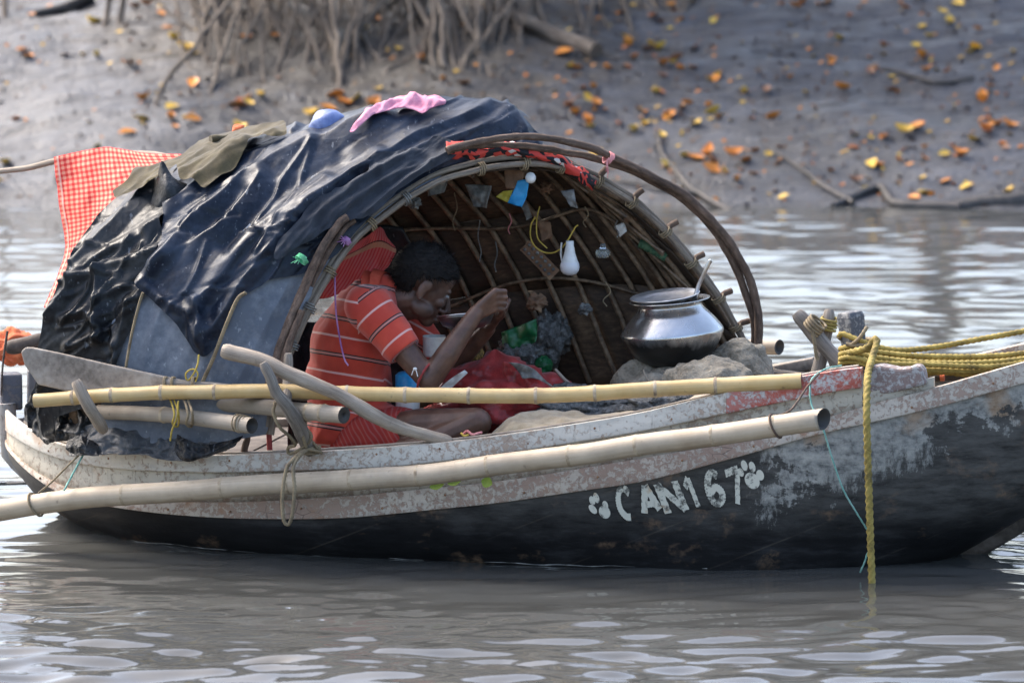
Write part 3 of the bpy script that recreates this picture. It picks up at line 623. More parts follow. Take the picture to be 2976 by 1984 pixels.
for side in (1, -1):
    ue = UA[-1] if side == 1 else .9
    uA = np.linspace(US + .02, ue, 90)
    lowr = (lambda u: 0 * u) if side == 1 else (lambda u: -.05 + 0 * u)
    cutu = ue - .42
    zt = lambda u: zA(u) + lowr(u); zb = lambda u: zB(u) + lowr(u) * .5
    if side == 1:
        obj('upper_rail', strip(side, (vA, zt, .022), (vB, zb, .022), np.linspace(US + .02, cutu, 84), .035, 3), MT['rail'], boat, bevel=.006)
        r = obj('upper_rail', strip(side, (vA, zt, .024), (vB, zb, .024), np.linspace(cutu + .001, ue, 24), .035, 3), MT['redrail'], boat, bevel=.006); r['label'] = 'flaking red and white end of the upper rail'
    else: obj('upper_rail', strip(side, (vA, zt, .022), (vB, zb, .022), uA, .035, 3), MT['rail'], boat)
    obj('inner_rail', strip(side, (vA, lambda u: zA(u) + lowr(u) + .004, -.016), (vA, lambda u: zA(u) + lowr(u) - .035, -.016), np.linspace(US + .12, ue - .02, 80), .035, 2), MT['wood_g'], boat, bevel=.004)
    obj('side_plank', strip(side, (vB, lambda u: zB(u) + .02, .0), (vC, lambda u: zC(u) - .01, .0), np.linspace(US + .01, UA[-1] if side == 1 else .9, 90), .022, 4), MT['strake'], boat)
    obj('lower_rail', strip(side, (vC, zC, .014), (vD, zD, .026), us_, .045, 4), MT['lrail'], boat, bevel=.008)
# the side plank carries on under the block at the bow
obj('bow_plank', strip(1, (vC, lambda u: zC(u) + .04 - .03 * (u - UA[-1]) / (UB - UA[-1]), .0), (vC, lambda u: zC(u) - .01, .0), np.linspace(UA[-1] + .004, UA[-1] + .22, 12), .022, 3), MT['strake'], boat)
nailm = M_('rusty_nail', [(.16, .085, .045), (.28, .15, .08), (.38, .23, .13)], 40, .9)
nme = None
for k, u in enumerate(np.linspace(US + .25, 1.9, 15)):
    for (vf, z0, z1, dv) in ((vA, zA, zB, .0235), (vC, zC, zD, .021)):
        if vf is vA and u > UA[-1] - .03: continue
        u2 = u + random.uniform(-.03, .03); f_ = random.uniform(.3, .7); P = wpt(u2, float(vf(u2)) + dv, float(z0(u2)) * (1 - f_) + float(z1(u2)) * f_)
        o = obj('nail', MB().ell(P, (.004, .0028, .004), None, 6, 9), nailm, boat)
# tarred bottom, both sides in one shell
NQ = 15; rows = []
for u in us_:
    d, zd, k = float(vD(u)), float(zD(u)), float(zK(u)); w = float(vW(u)) if UWs < u < UWb else None
    k = min(k, zd - .03); a = .62
    if w is not None and zd > .02 and k < -.01:
        sn = np.clip((zd / (zd - k)), .02, .97) ** (1 / 1.15); cs = math.sqrt(1 - sn * sn); a = np.clip(math.log(max(min(w / d, .98), .1)) / math.log(cs), .25, 3.2)
    row = []
    for q in np.linspace(0, 1, NQ): row.append((d * max(math.cos(q * math.pi / 2), 0) ** a + .012 * (1 - q), zd - (zd - k) * math.sin(q * math.pi / 2) ** 1.15))
    rows.append([a, row])
av = np.array([r[0] for r in rows]); ker = np.ones(9) / 9; av = np.convolve(np.pad(av, 4, 'edge'), ker, 'valid')
G = np.zeros((len(us_), NQ * 2 - 1, 3))
for i, u in enumerate(us_):
    d, zd, k = float(vD(u)), float(zD(u)), min(float(zK(u)), float(zD(u)) - .03)
    for j, q in enumerate(np.linspace(0, 1, NQ)):
        vv = d * max(math.cos(q * math.pi / 2), 0) ** av[i] + .012 * (1 - q); zz = zd - (zd - k) * math.sin(q * math.pi / 2) ** 1.15
        if j == NQ - 1: vv = 0
        bl = .006 * math.sin(u * 7) * math.sin(q * 9)
        G[i, j] = wpt(u, vv + bl, zz); G[i, 2 * NQ - 2 - j] = wpt(u, -vv - bl, zz)
hull = obj('hull', MB().grid(G), MT['hull'], boat, sub=1)
Gf = G.reshape(-1, 3); m_ = G.shape[1]
HB = BVHTree.FromPolygons([tuple(p) for p in Gf], [(i * m_ + j, i * m_ + j + 1, (i + 1) * m_ + j + 1, (i + 1) * m_ + j) for i in range(G.shape[0] - 1) for j in range(m_ - 1)])
# stem and stern timbers
stem = np.array([wpt(u, 0, float(zK(u))) for u in np.linspace(UWb - .35, UB, 30)] + [wpt(UB + .05, 0, .9)])
obj('stem', MB().tube(stem, .036, 8, flat=(1, 1.2)), MT['wood_d'], boat)
sternp = np.array([wpt(u, 0, float(zK(u))) for u in np.linspace(UWs + .25, US, 20)] + [wpt(US - .01, 0, float(zA(US + .02)) + .01)])
obj('stern_post', MB().tube(sternp, .032, 8), MT['stern'], boat)
# deck boards, each one a board across the boat
ub = -1.55; k = 0
while ub < 1.9:
    wd_ = random.uniform(.10, .15); w = float(vC(ub + wd_ / 2)) - .05; z = .235 + .03 * max(0, ub - .6) + random.uniform(-.004, .004) + (.22 * max(0, ub - 1.0)) 
    c = wpt(ub + wd_ / 2, 0, z); obj('deck_board', MB().box(c, (wd_ / 2 - .004, w, .012), Matrix.Rotation(-THETA, 3, 'Z').to_4x4(), .003), MT['wood_d'], boat, smooth=False); ub += wd_
# carved block on the near gunwale at the bow
blk = [(2528, 1064), (2560, 1062), (2610, 1072), (2640, 1070), (2655, 1063), (2672, 1064), (2682, 1078), (2690, 1118), (2672, 1122), (2600, 1140), (2532, 1152), (2524, 1120)]
vb = float(vC(UA[-1] + .1)) + .012
obj('bow_block', MB().prism(PV(blk, vb), -S_ * .07), pm('worn_block', (.50, .48, .46), (.18, .10, .08), (.12, .115, .12), .75, .2), boat, smooth=False, bevel=.008)
# painted registration mark, brushed on the hull
def hull_hit(px, py, lift=.006):
    d = ray(px, py); d = d / np.linalg.norm(d); h = HB.ray_cast(Vector(CAM), Vector(d))
    return None if h[0] is None else np.array(h[0]) - d * lift
def strokes(polys, w, o, ex, ey):
    mb = MB()
    for pl in polys:
        p = cat(np.array([(a, b, 0) for a, b in pl]), 14 * len(pl)) if len(pl) > 2 else np.linspace((*pl[0], 0), (*pl[1], 0), 16)
        t = np.gradient(p, axis=0); t /= np.linalg.norm(t, axis=1)[:, None] + 1e-9; n = np.stack([-t[:, 1], t[:, 0]], -1); row = []; ok = True
        for k, (q, nn) in enumerate(zip(p, n)):
            jw = w * (1 + .10 * math.sin(k * 1.7))
            for s_ in (-1, 0, 1):
                a, b = q[0] + nn[0] * jw * .5 * s_, q[1] + nn[1] * jw * .36 * s_; h = hull_hit(o[0] + ex[0] * a + ey[0] * b, o[1] + ex[1] * a + ey[1] * b)
                if h is None: ok = False; break
                row.append(h)
            if not ok: break
        if ok: mb.grid(np.array(row).reshape(-1, 3, 3))
    return mb
def letterpaint():
    s = NT('letter_paint'); o = s.co('Object'); n = s.noise(o, 45, 5, .75); m = s.ramp(s.math('MULTIPLY_ADD', s.noise(o, 9, 3), .4, s.math('MULTIPLY', n, .6)), [(.52, 0), (.58, 1)])
    col = s.mix(s.ramp(s.noise(o, 11, 4), [(.62, 0), (.72, 1)]), (.68, .66, .55), (.50, .28, .09)); col = s.mix(s.math('MULTIPLY', m, .85), col, (.03, .03, .03)); return s.out(col, .7)
MT['letter'] = letterpaint()
GL = {'C': [[(.95, .78), (.70, .98), (.35, .95), (.14, .65), (.16, .32), (.42, .06), (.70, .0)]], 'A': [[(.1, 0), (.45, 1)], [(.45, 1), (.95, 0)], [(.26, .30), (.78, .26)]], 'N': [[(.1, 0), (.1, 1)], [(.1, 1), (.9, 0)], [(.9, 0), (.9, 1)]],
      '1': [[(.5, 0), (.5, 1)], [(.5, .98), (.05, .70)]], '6': [[(.85, .86), (.62, 1.), (.34, .85), (.18, .5), (.24, .14), (.5, .0), (.78, .12), (.82, .36), (.58, .52), (.3, .40)]], '7': [[(.1, .93), (.9, .98)], [(.88, .98), (.52, 0)]]}
# baseline-left pixel, right vector, up vector for each character
CH = [('C', (1804, 1510), (42, -12), (-20, -84)), ('A', (1868, 1492), (52, -13), (-18, -76)), ('N', (1936, 1492), (64, -12), (-34, -84)), ('1', (2012, 1476), (36, -8), (-32, -84)), ('6', (2062, 1468), (52, -12), (-26, -88)), ('7', (2120, 1470), (46, -12), (-18, -100))]
for c, o_, ex, ey in CH: obj('painted_letter', strokes(GL[c], .34 if c not in 'N7' else .30, o_, ex, ey), MT['letter'], boat)['label'] = 'white painted %s on the hull' % c
def paw(ells, name):
    for cx, cy, rx, ry, a in ells:
        P = [[hull_hit(cx, cy)] * 16]
        for f in (.5, 1.):
            P.append([hull_hit(cx + f * (rx * math.cos(t) * math.cos(a) - ry * math.sin(t) * math.sin(a)), cy + f * (rx * math.cos(t) * math.sin(a) + ry * math.sin(t) * math.cos(a))) for t in np.linspace(0, 6.2832, 16, endpoint=False)])
        obj('painted_paw_pad', MB().grid(np.array(P), close=True), MT['letter'], boat)
paw([(1721, 1454, 8, 14, -.35), (1733, 1446, 8, 16, -.35), (1759, 1467, 8, 13, -.3), (1723, 1479, 9, 16, -.7), (1757, 1487, 16, 20, -.5)], 'a')
paw([(2163, 1352, 9, 16, -.3), (2186, 1356, 9, 16, -.3), (2209, 1380, 11, 16, -.3), (2153, 1372, 8, 13, -.4), (2186, 1396, 20, 26, -.6)], 'b')

# ================================================================== CANOPY over the boat
NF = onv(778, 1262, .64); FF = onv(2205, 1092, -.58)         # feet of the front hoop
hn = np.cross(FF - NF, [0, 0, 1.]); hn /= np.linalg.norm(hn)
if hn @ A_ < 0: hn = -hn                                      # points towards the bow
HOOP = [(778, 1262), (800, 1130), (835, 1020), (900, 880), (985, 745), (1080, 645), (1200, 560), (1320, 505), (1450, 478), (1580, 478), (1700, 512), (1820, 580), (1920, 665), (2010, 770), (2090, 880), (2150, 985), (2205, 1092)]
hoop = np.array([onplane(x, y, NF, hn) for x, y in HOOP])
def vof(P): return loc_uvz(P)[..., 1]
NET = []
r0 = cat(hoop, 11); NET.append(r0)
NET.append(PV([(600, 1285, .66), (635, 1060, .68), (715, 830, .62), (840, 655, .50), (1000, 490, .30), (1180, 372, .10), (1350, 318, -.08), (1480, 350, -.22), (1640, 480, -.38), (1865, 760, -.52), (2040, 1125, -.60)]))
NET.append(PV([(350, 1285, .64), (362, 1040, .67), (430, 830, .62), (540, 660, .48), (680, 520, .30), (835, 415, .10), (1000, 360, -.08), (1160, 390, -.24), (1320, 520, -.40), (1500, 770, -.52), (1650, 1150, -.60)]))
NET.append(PV([(140, 1262, .50), (118, 1050, .58), (160, 880, .57), (240, 710, .45), (350, 585, .28), (480, 505, .10), (620, 480, -.08), (780, 505, -.22), (930, 610, -.38), (1085, 830, -.50), (1215, 1180, -.58)]))
NET = np.array(NET)                                           # (4 hoops, 11 girth, 3)
TT = np.array([0, .34, .68, 1.])
NTt, NS = 221, 321
_g = cat(NET, NTt)                                            # along the boat
GRID = cat(_g.transpose(1, 0, 2), NS).transpose(1, 0, 2)      # (t, s, 3)
dt_ = np.gradient(GRID, axis=0); ds_ = np.gradient(GRID, axis=1); GN = np.cross(dt_, ds_); GN /= np.linalg.norm(GN, axis=-1)[..., None] + 1e-9
if GN[60, 130, 2] < 0: GN = -GN
GPX = proj(GRID); SS = np.linspace(0, 1, NS)[None] + 0 * GPX[..., 0]; TTg = np.linspace(0, 1, NTt)[:, None] + 0 * GPX[..., 0]
def samp(t, s, off=0.):
    x = np.clip(np.asarray(t, float), 0, 1) * (NTt - 1); y = np.clip(np.asarray(s, float), 0, 1) * (NS - 1)
    i = np.clip(x.astype(int), 0, NTt - 2); j = np.clip(y.astype(int), 0, NS - 2); a = (x - i)[..., None]; b = (y - j)[..., None]
    f = lambda Q: (Q[i, j] * (1 - a) + Q[i + 1, j] * a) * (1 - b) + (Q[i, j + 1] * (1 - a) + Q[i + 1, j + 1] * a) * b
    return f(GRID) + f(GN) * (off if np.ndim(off) == 0 else np.asarray(off)[..., None])
canopy = thing('boat_canopy', 'arched split-bamboo canopy open at the front over the boat', 'canopy', wpt(-.3, 0, .26))
# mat panels between ribs (cells of the weave on the inside), ribs and battens
tcuts = np.linspace(0, 1, 16); scuts = [.0, .12, .24, .36, .47, .56, .64, .71, .78, .85, .92, 1.]
for a, b in zip(tcuts[:-1], tcuts[1:]):
    for c, d in zip(scuts[:-1], scuts[1:]):
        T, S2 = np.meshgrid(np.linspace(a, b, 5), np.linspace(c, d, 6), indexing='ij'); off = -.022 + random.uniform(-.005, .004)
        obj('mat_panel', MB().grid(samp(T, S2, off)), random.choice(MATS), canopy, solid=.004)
for t_ in tcuts[1:]:
    s_ = np.linspace(.02, .99, 70); p = samp(t_ + 0 * s_, s_, -.034); p = p + .004 * np.stack([fbm(p * 9 + i * 5, 2) for i in range(3)], -1)
    obj('rib', MB().tube(p, .0095, 7), MT['rib'], canopy)
for s0 in scuts[4:-1]:
    t_ = np.linspace(.01, .99, 50); p = samp(t_, s0 + .01 * np.sin(t_ * 9 + s0 * 40), -.046)
    obj('batten', MB().tube(p, .0085, 7, flat=(1, .7)), MT['rib'], canopy)
hp, hs = arc(hoop, .015); hp2 = hp + .004 * np.stack([fbm(hp * 7 + i * 5, 2) for i in range(3)], -1)
fh = obj('front_hoop', MB().tube(hp2 + hn * .02, .0105, 10), MT['hoopw'], canopy)
obj('front_hoop', MB().tube(hp + hn * .004 + np.array([0, 0, 1.]) * .02 + .006 * np.stack([fbm(hp * 6 + 3 + i * 5, 2) for i in range(3)], -1), .0105, 8), MT['hoopw'], canopy)
obj('front_hoop', MB().tube(hp - hn * .02 - np.array([0, 0, 1.]) * .006 + .006 * np.stack([fbm(hp * 6 + 8 + i * 5, 2) for i in range(3)], -1), .009, 8), MT['rib'], canopy)
for f in (.12, .17, .22, .30, .36, .47, .53, .585, .64, .70, .76, .82, .88, .93):     # lashings round the hoop, with cut stub ends
    k = int(f * (len(hp) - 1)); c = hp2[k] + hn * .012; tg = hp[min(k + 1, len(hp) - 1)] - hp[k - 1]; tg /= np.linalg.norm(tg); e1 = np.cross(tg, hn)
    a = np.linspace(0, 6.2832 * 3, 46); q = c + .021 * (np.cos(a)[:, None] * hn + np.sin(a)[:, None] * e1) + tg * np.linspace(-.012, .012, 46)[:, None]
    obj('lashing', MB().tube(q, .0028, 5), MT['scrap'] if f < .4 and random.random() < .6 else MT['rope_t'], canopy)
    if f > .6:
        w = e1 if e1[2] > 0 else -e1; obj('stub_end', MB().tube(np.array([c - w * .01, c + w * .03, c + w * .055 + tg * .01]), .011, 8), MT['bark'], canopy)
rear, _ = arc(GRID[-1][4:-4] - GN[-1][4:-4] * .02, .02); obj('rear_hoop', MB().tube(rear, .013, 8), MT['hoopw'], canopy)
for fx in (0, -1): pass

# ---- coverings that lie on the canopy
XR = lambda k: rng.uniform(*k)
def drape(name, polygon, off, folds, mat, lab, cat_, seed=0, rmask=None, ampn=.010, dirn=(-.8, .6), sfreq=.011, solid=0., parent=None, edge=.0, step=1, nrand=0):
    px = proj(GRID + GN * (off + .008)); D = np.zeros(px.shape[:2]); w = px + 14 * np.stack([fbm(np.concatenate([px * .006, 0 * px[..., :1] + seed], -1), 2), fbm(np.concatenate([px * .006, 0 * px[..., :1] + seed + 5], -1), 2)], -1)
    fr_ = random.Random(seed * 7 + 1); folds = list(folds)
    if nrand:
        lo, hi = np.array(polygon).min(0), np.array(polygon).max(0)
        for _ in range(nrand):
            c = np.array([fr_.uniform(lo[0], hi[0]), fr_.uniform(lo[1], hi[1])]); a_ = math.atan2(dirn[1], dirn[0]) + fr_.gauss(0, .35); L = fr_.uniform(50, 190); d_ = np.array([math.cos(a_), math.sin(a_)]) * L; nb = np.array([-d_[1], d_[0]]) * fr_.uniform(-.15, .15); folds.append(([c - d_, c + nb, c + d_], fr_.choice([1, 1, -.7]) * fr_.uniform(.006, .014), fr_.uniform(3.5, 8)))
    for line, amp, wid in folds: d = distline(w, line); D += amp * np.exp(-(d / wid) ** 2) if amp < 0 else amp * np.maximum(0, 1 - d / (wid * 1.6)) ** 1.2
    dn = np.array(dirn) / np.hypot(*dirn); al = w @ dn; ac = w @ np.array([-dn[1], dn[0]])
    D += ampn * ridged(np.stack([al * sfreq * .22, ac * sfreq, 0 * al + seed], -1), 3) + ampn * .45 * ridged(np.stack([al * sfreq * .9, ac * sfreq * 2.2, 0 * al + seed + 3], -1), 2)
    P = GRID + GN * (off + np.maximum(D, -off * .6))[..., None]
    jit = 9 * fbm(np.concatenate([px * .02, 0 * px[..., :1] + seed + 9], -1), 3)[..., None]
    m = inpoly(px + jit * np.array([1, .8]), polygon) if polygon is not None else np.ones(px.shape[:2], bool)
    if rmask is not None: m = rmask(m, TTg, SS, px)
    if edge:                                              # let the hem lift and curl a little
        e = inpoly(px * 1.0, polygon); 
    m = m.copy(); lab_ = np.zeros(m.shape, int); best = (0, 0); nl = 0               # keep the largest piece only
    for i0, j0 in np.argwhere(m[:-1:6, :-1:6]) * 6:
        if lab_[i0, j0] or not m[i0, j0]: continue
        nl += 1; st = [(i0, j0)]; lab_[i0, j0] = nl; c_ = 0
        while st:
            a, b = st.pop(); c_ += 1
            for x, y in ((a + 1, b), (a - 1, b), (a, b + 1), (a, b - 1)):
                if 0 <= x < m.shape[0] - 1 and 0 <= y < m.shape[1] - 1 and m[x, y] and not lab_[x, y]: lab_[x, y] = nl; st.append((x, y))
        best = max(best, (c_, nl))
    m = lab_ == best[1]
    mb = MB().grid(P, np.stack([SS * 3, TTg * 2], -1), mask=m[:-1, :-1])
    ec = {}
    for q in mb.f:
        for i in range(4): k = tuple(sorted((q[i], q[(i + 1) % 4]))); ec[k] = ec.get(k, 0) + 1
    nb = {}
    for (a, b), c in ec.items():
        if c == 1: nb.setdefault(a, []).append(b); nb.setdefault(b, []).append(a)
    bi = [k for k in nb if len(nb[k]) == 2]; V = np.array(mb.v); n0 = np.array([nb[k][0] for k in bi]); n1 = np.array([nb[k][1] for k in bi])
    for _ in range(10): W = V.copy(); W[bi] = .4 * V[bi] + .3 * V[n0] + .3 * V[n1]; V = W
    mb.v = [tuple(q) for q in V]
    o = obj(name, mb, mat, parent, solid=solid)
    return tag(o, lab, cat_) if lab else o
T2 = drape('tarpaulin', None, .008, [([(760, 1140), (900, 860)], .008, 22), ([(690, 1100), (840, 820)], .006, 18), ([(560, 1120), (640, 960)], .006, 20), ([(420, 1080), (470, 900)], .008, 18)], MT['tarp_g'],
           'dusty grey-blue tarpaulin stretched over the near side of the canopy', 'tarpaulin', 3, lambda m, T, S, p: (S < .42) & (T < .74), .0035, (-.45, .9), .009)
F1 = [([(1100, 336), (899, 427), (717, 508), (574, 633), (445, 766)], .030, 26), ([(765, 518), (622, 680), (478, 752), (397, 824)], .030, 24), ([(956, 518), (717, 709), (564, 867), (579, 986)], .034, 26),
      ([(1090, 460), (885, 609), (684, 824), (617, 958)], .030, 24), ([(909, 408), (646, 480), (488, 604)], .024, 22), ([(1400, 330), (1200, 400), (1000, 520), (840, 640)], .020, 24), ([(1480, 360), (1300, 420), (1150, 480)], .022, 20),
      ([(1000, 450), (800, 560), (650, 720)], -.016, 20), ([(800, 640), (640, 800), (560, 930)], -.018, 18), ([(700, 560), (560, 700), (440, 800)], -.018, 18), ([(560, 860), (600, 1010)], .02, 14), ([(430, 830), (540, 900), (590, 1030)], .022, 16), ([(1430, 315), (1500, 345), (1560, 420)], .02, 20)]
P1 = [(1600, 280), (1570, 450), (1450, 480), (1300, 525), (1100, 640), (985, 735), (880, 800), (780, 815), (700, 870), (645, 960), (596, 1038), (572, 1036), (520, 950), (440, 872), (398, 838), (430, 770), (465, 700), (478, 570), (500, 530), (620, 480), (690, 400), (880, 330), (1300, 240)]
T1 = drape('tarpaulin', P1, .028, F1, MT['tarp_b'], 'glossy blue-black tarpaulin in deep folds over the canopy ridge', 'tarpaulin', 1, lambda m, T, S, p: (m & (S < .62) & (T > .02)) | ((S >= .50) & (S < .70) & (T > .10 + .9 * (S - .5)) & (T < .75)), .0045, (-.82, .57), .010, nrand=60)
F3 = [([(459, 518), (330, 640), (210, 757)], .03, 20), ([(469, 652), (330, 720), (201, 805)], .032, 18), ([(459, 738), (300, 790), (206, 814), (134, 920)], .030, 20), ([(300, 800), (292, 900), (287, 980)], .032, 14), ([(330, 960), (345, 1080)], .022, 14),
      ([(180, 930), (250, 900), (300, 960)], .02, 14), ([(200, 1020), (270, 980), (330, 1000)], .02, 14), ([(400, 690), (250, 780)], -.02, 14), ([(440, 800), (340, 880), (310, 1000)], -.018, 14), ([(380, 880), (330, 1060)], .024, 12)]
P3 = [(520, 470), (480, 570), (470, 700), (440, 790), (410, 880), (372, 990), (345, 1090), (330, 1160), (110, 1230), (40, 1200), (60, 980), (110, 850), (250, 600), (380, 480)]
T3 = drape('plastic_sheet', P3, .022, F3, MT['tarp'], 'crumpled black plastic sheet gathered over the rear of the canopy', 'plastic sheet', 2, lambda m, T, S, p: (m | (T > .93) & (S < .5)) & (S < .66), .0055, (-.75, .62), .011, nrand=45)
T4 = drape('plastic_sheet', None, .016, [], MT['tarp_b'], 'smooth blue-black plastic sheet beneath the clothes on the rear of the canopy ridge', 'plastic sheet', 6, lambda m, T, S, p: (S > .36) & (S < .72) & (T > .55), .012, (-.9, .4), .012)
# a torn black flap standing up at the rear
fl = cat(np.array([PV([(430, 660, .42), (470, 650, .41), (520, 640, .40), (560, 610, .38)]), PV([(440, 580, .38), (475, 560, .42), (510, 560, .42), (560, 545, .36)]), PV([(462, 500, .36), (470, 468, .37), (485, 480, .37), (500, 520, .36)])]), 14)
fl = cat(fl.transpose(1, 0, 2), 18).transpose(1, 0, 2); fl = fl + S_ * (.012 * fbm(fl * 16, 3))[..., None]
obj('torn_flap', MB().grid(fl), MT['tarp'], T3)
sw = drape('knit_sweater', [(1338, 432), (1318, 405), (1255, 385), (1240, 420), (1082, 452), (1064, 500), (1000, 530), (905, 575), (860, 660), (800, 700), (782, 755), (830, 745), (890, 705), (1000, 650), (1010, 640), (1060, 640), (1100, 622), (1160, 560), (1275, 500), (1300, 470)], .072,
          [([(1300, 440), (1150, 500), (1000, 590), (880, 690)], .014, 14), ([(1240, 470), (1120, 560), (1060, 620)], .014, 10), ([(1200, 430), (1020, 540)], .012, 14), ([(1090, 490), (940, 600), (830, 720)], .010, 12)], MT['navy'],
          'dark navy knit sweater hung over the front edge of the canopy', 'sweater', 4, lambda m, T, S, p: m & (S < .62), .006, (-.8, .6), .03)
tr = drape('olive_trousers', [(825, 350), (838, 392), (735, 415), (672, 480), (592, 545), (560, 525), (521, 523), (505, 470), (450, 530), (335, 575), (330, 555), (400, 495), (540, 440), (610, 390), (690, 370)], .066,
          [([(800, 380), (660, 450), (560, 520)], .02, 16), ([(720, 400), (560, 480), (430, 530)], .018, 14), ([(760, 400), (640, 500)], -.012, 10)], MT['olive'], 'olive brown trousers spread on top of the canopy', 'trousers', 5, lambda m, T, S, p: m & (S < .62), .008, (-.85, .5), .02)
# rolled waistband edge of the trousers and a bit of orange cloth on it
wb, _ = arc(PV([(612, 405, .16), (690, 396, .1), (760, 375, .05), (818, 362, .0)]), .01); obj('waistband', MB().tube(wb, .016 + .004 * np.sin(np.arange(len(wb))), 9, flat=(1, .8)), MT['olive'], tr)
tag(obj('orange_rag', MB().ell(onv(692, 376, .06), (.022, .02, .016), None, 12, 16, .25), MT['orange']), 'small orange rag tucked in the olive trousers', 'rag')
tag(obj('blue_bag', MB().ell(onv(955, 372, .08), (.066, .06, .060), Matrix.Rotation(.2, 3, 'Y').to_4x4(), 18, 26, .10, 7), MT['bluebag']), 'pale blue plastic bag bulging from the canopy top', 'bag')
drape('pink_cloth', [(1015, 385), (1040, 345), (1090, 305), (1160, 285), (1200, 278), (1260, 275), (1300, 292), (1290, 312), (1250, 318), (1236, 336), (1215, 322), (1150, 318), (1100, 330), (1050, 362), (1020, 392)], .062, [([(1030, 365), (1100, 318), (1200, 300)], .016, 8), ([(1190, 296), (1240, 300), (1285, 300)], .014, 12), ([(1230, 290), (1238, 325)], .010, 6), ([(1130, 320), (1190, 300)], -.01, 5)], MT['pink'], 'pink cloth bunched along the highest ridge of the canopy', 'cloth', 9, lambda m, T, S, p: m & (S < .66), .007, (-.7, .5), .05, solid=.003)
# checked red cloth over a pole at the stern
pole, _ = arc(PV([(-70, 512, -.30), (60, 492, -.28), (160, 470, -.25), (330, 448, -.2), (560, 462, -.12)]), .03); pole = pole + .004 * np.stack([fbm(pole * 8 + i * 9, 2) for i in range(3)], -1)
tag(obj('stern_pole', MB().tube(pole, np.linspace(.009, .014, len(pole)), 9), MT['drift']), 'thin crooked pole sticking out behind the canopy, holding the checked cloth', 'pole')
ck = np.array([PV([(158, 456, -.22), (235, 440, -.2), (306, 428, -.17), (370, 436, -.12), (430, 446, -.06), (545, 449, .0)]), PV([(172, 600, -.20), (250, 590, -.10), (320, 580, -.02), (400, 560, .05), (470, 540, .10), (560, 520, .1)]),
               PV([(186, 735, -.18), (240, 720, -.05), (300, 700, .08), (380, 680, .2), (450, 640, .2), (540, 600, .2)]), PV([(126, 893, -.12), (150, 910, -.02), (240, 850, .1), (330, 800, .2), (420, 750, .22), (500, 700, .2)])])
ck = cat(ck, 60); ck = cat(ck.transpose(1, 0, 2), 70).transpose(1, 0, 2); a_, b_ = np.meshgrid(np.linspace(0, 1, 60), np.linspace(0, 1, 70), indexing='ij')
ck = ck + S_ * (.016 * np.sin(b_ * 26 + a_ * 5 + 2 * np.sin(a_ * 4)) * (a_ * .9 + .1) + .007 * fbm(ck * 22, 3))[..., None]
s = NT('red_gingham'); uv = s.co('UV', (26, 30, 1)); x, y, z = s.xyz(uv)
def stripe(s, v, w): return s.ramp(s.math('ABSOLUTE', s.math('SUBTRACT', s.math('FRACT', v), .5)), [(w - .05, 0), (w + .05, 1)])
cx, cy = stripe(s, x, .25), stripe(s, y, .25); k_ = s.math('MULTIPLY', s.math('ADD', cx, cy), .5)
col = s.ramp(k_, [(.1, (.76, .33, .22)), (.5, (.68, .12, .09)), (.9, (.56, .022, .022))]); ed = s.math('LESS_THAN', s.xyz(s.co('UV'))[0], .035); ed2 = s.math('GREATER_THAN', s.xyz(s.co('UV'))[0], .022)
col = s.mix(s.math('MULTIPLY', s.math('MULTIPLY', ed, ed2), .6), col, (.8, .6, .5)); s.out(col, .9, nor=s.bump(s.noise(s.co('Object'), 250, 2), .2, .002), Subsurface_Weight=.0)
cu = np.stack([b_ * 1.0, a_ * 1.0], -1)
tag(obj('checked_cloth', MB().grid(ck, cu), s.m, solid=.0015), 'red and cream checked cloth hanging from a pole at the stern', 'cloth')
# red, black and white patterned cloth under the bent branches
hplq = lambda pts, fwd: np.array([onplane(x, y, NF + hn * fwd, hn) for x, y in pts])
rp = cat(np.array([hplq([(1296, 404), (1380, 415), (1500, 420), (1600, 438), (1680, 474), (1738, 516)], .0), hplq([(1298, 430), (1390, 438), (1500, 440), (1600, 462), (1680, 500), (1730, 540)], .045), hplq([(1310, 462), (1400, 456), (1500, 456), (1600, 480), (1680, 522), (1722, 556)], .02)]), 14)
rp = cat(rp.transpose(1, 0, 2), 90).transpose(1, 0, 2); rp = rp + np.array([0, 0, 1.]) * (.008 * fbm(rp * 25, 3))[..., None] + S_ * (.006 * fbm(rp * 30 + 4, 2))[..., None]
s = NT('patterned_cloth'); vz = s.n('TexVoronoi'); s.put(vz.inputs['Vector'], s.co('UV', (26, 5, 1))); vz.inputs['Scale'].default_value = 1.; r_ = s.xyz(vz.outputs['Color'])[0]
col = s.ramp(r_, [(.0, (.6, .06, .045)), (.45, (.012, .012, .016)), (.8, (.62, .58, .55)), (.86, (.62, .07, .05))], 'CONSTANT'); s.out(col, .85)
tag(obj('patterned_cloth', MB().grid(rp), s.m, solid=.002), 'red, black and white patterned cloth tucked along the canopy front edge', 'cloth')
# black sheet edge showing on the far side of the front hoop
be = cat(np.array([cat(hoop[8:16] + np.array([0, 0, .028]) - hn * .02, 30), cat(hoop[8:16] + np.array([0, 0, .034]) - hn * .09, 30), cat(hoop[8:16] + np.array([0, 0, .0]) - hn * .2, 30)]), 8); be = be + np.array([0, 0, 1.]) * (.007 * fbm(be * 20, 3))[..., None]
obj('far_edge', MB().grid(be), MT['tarp_b'], T1)
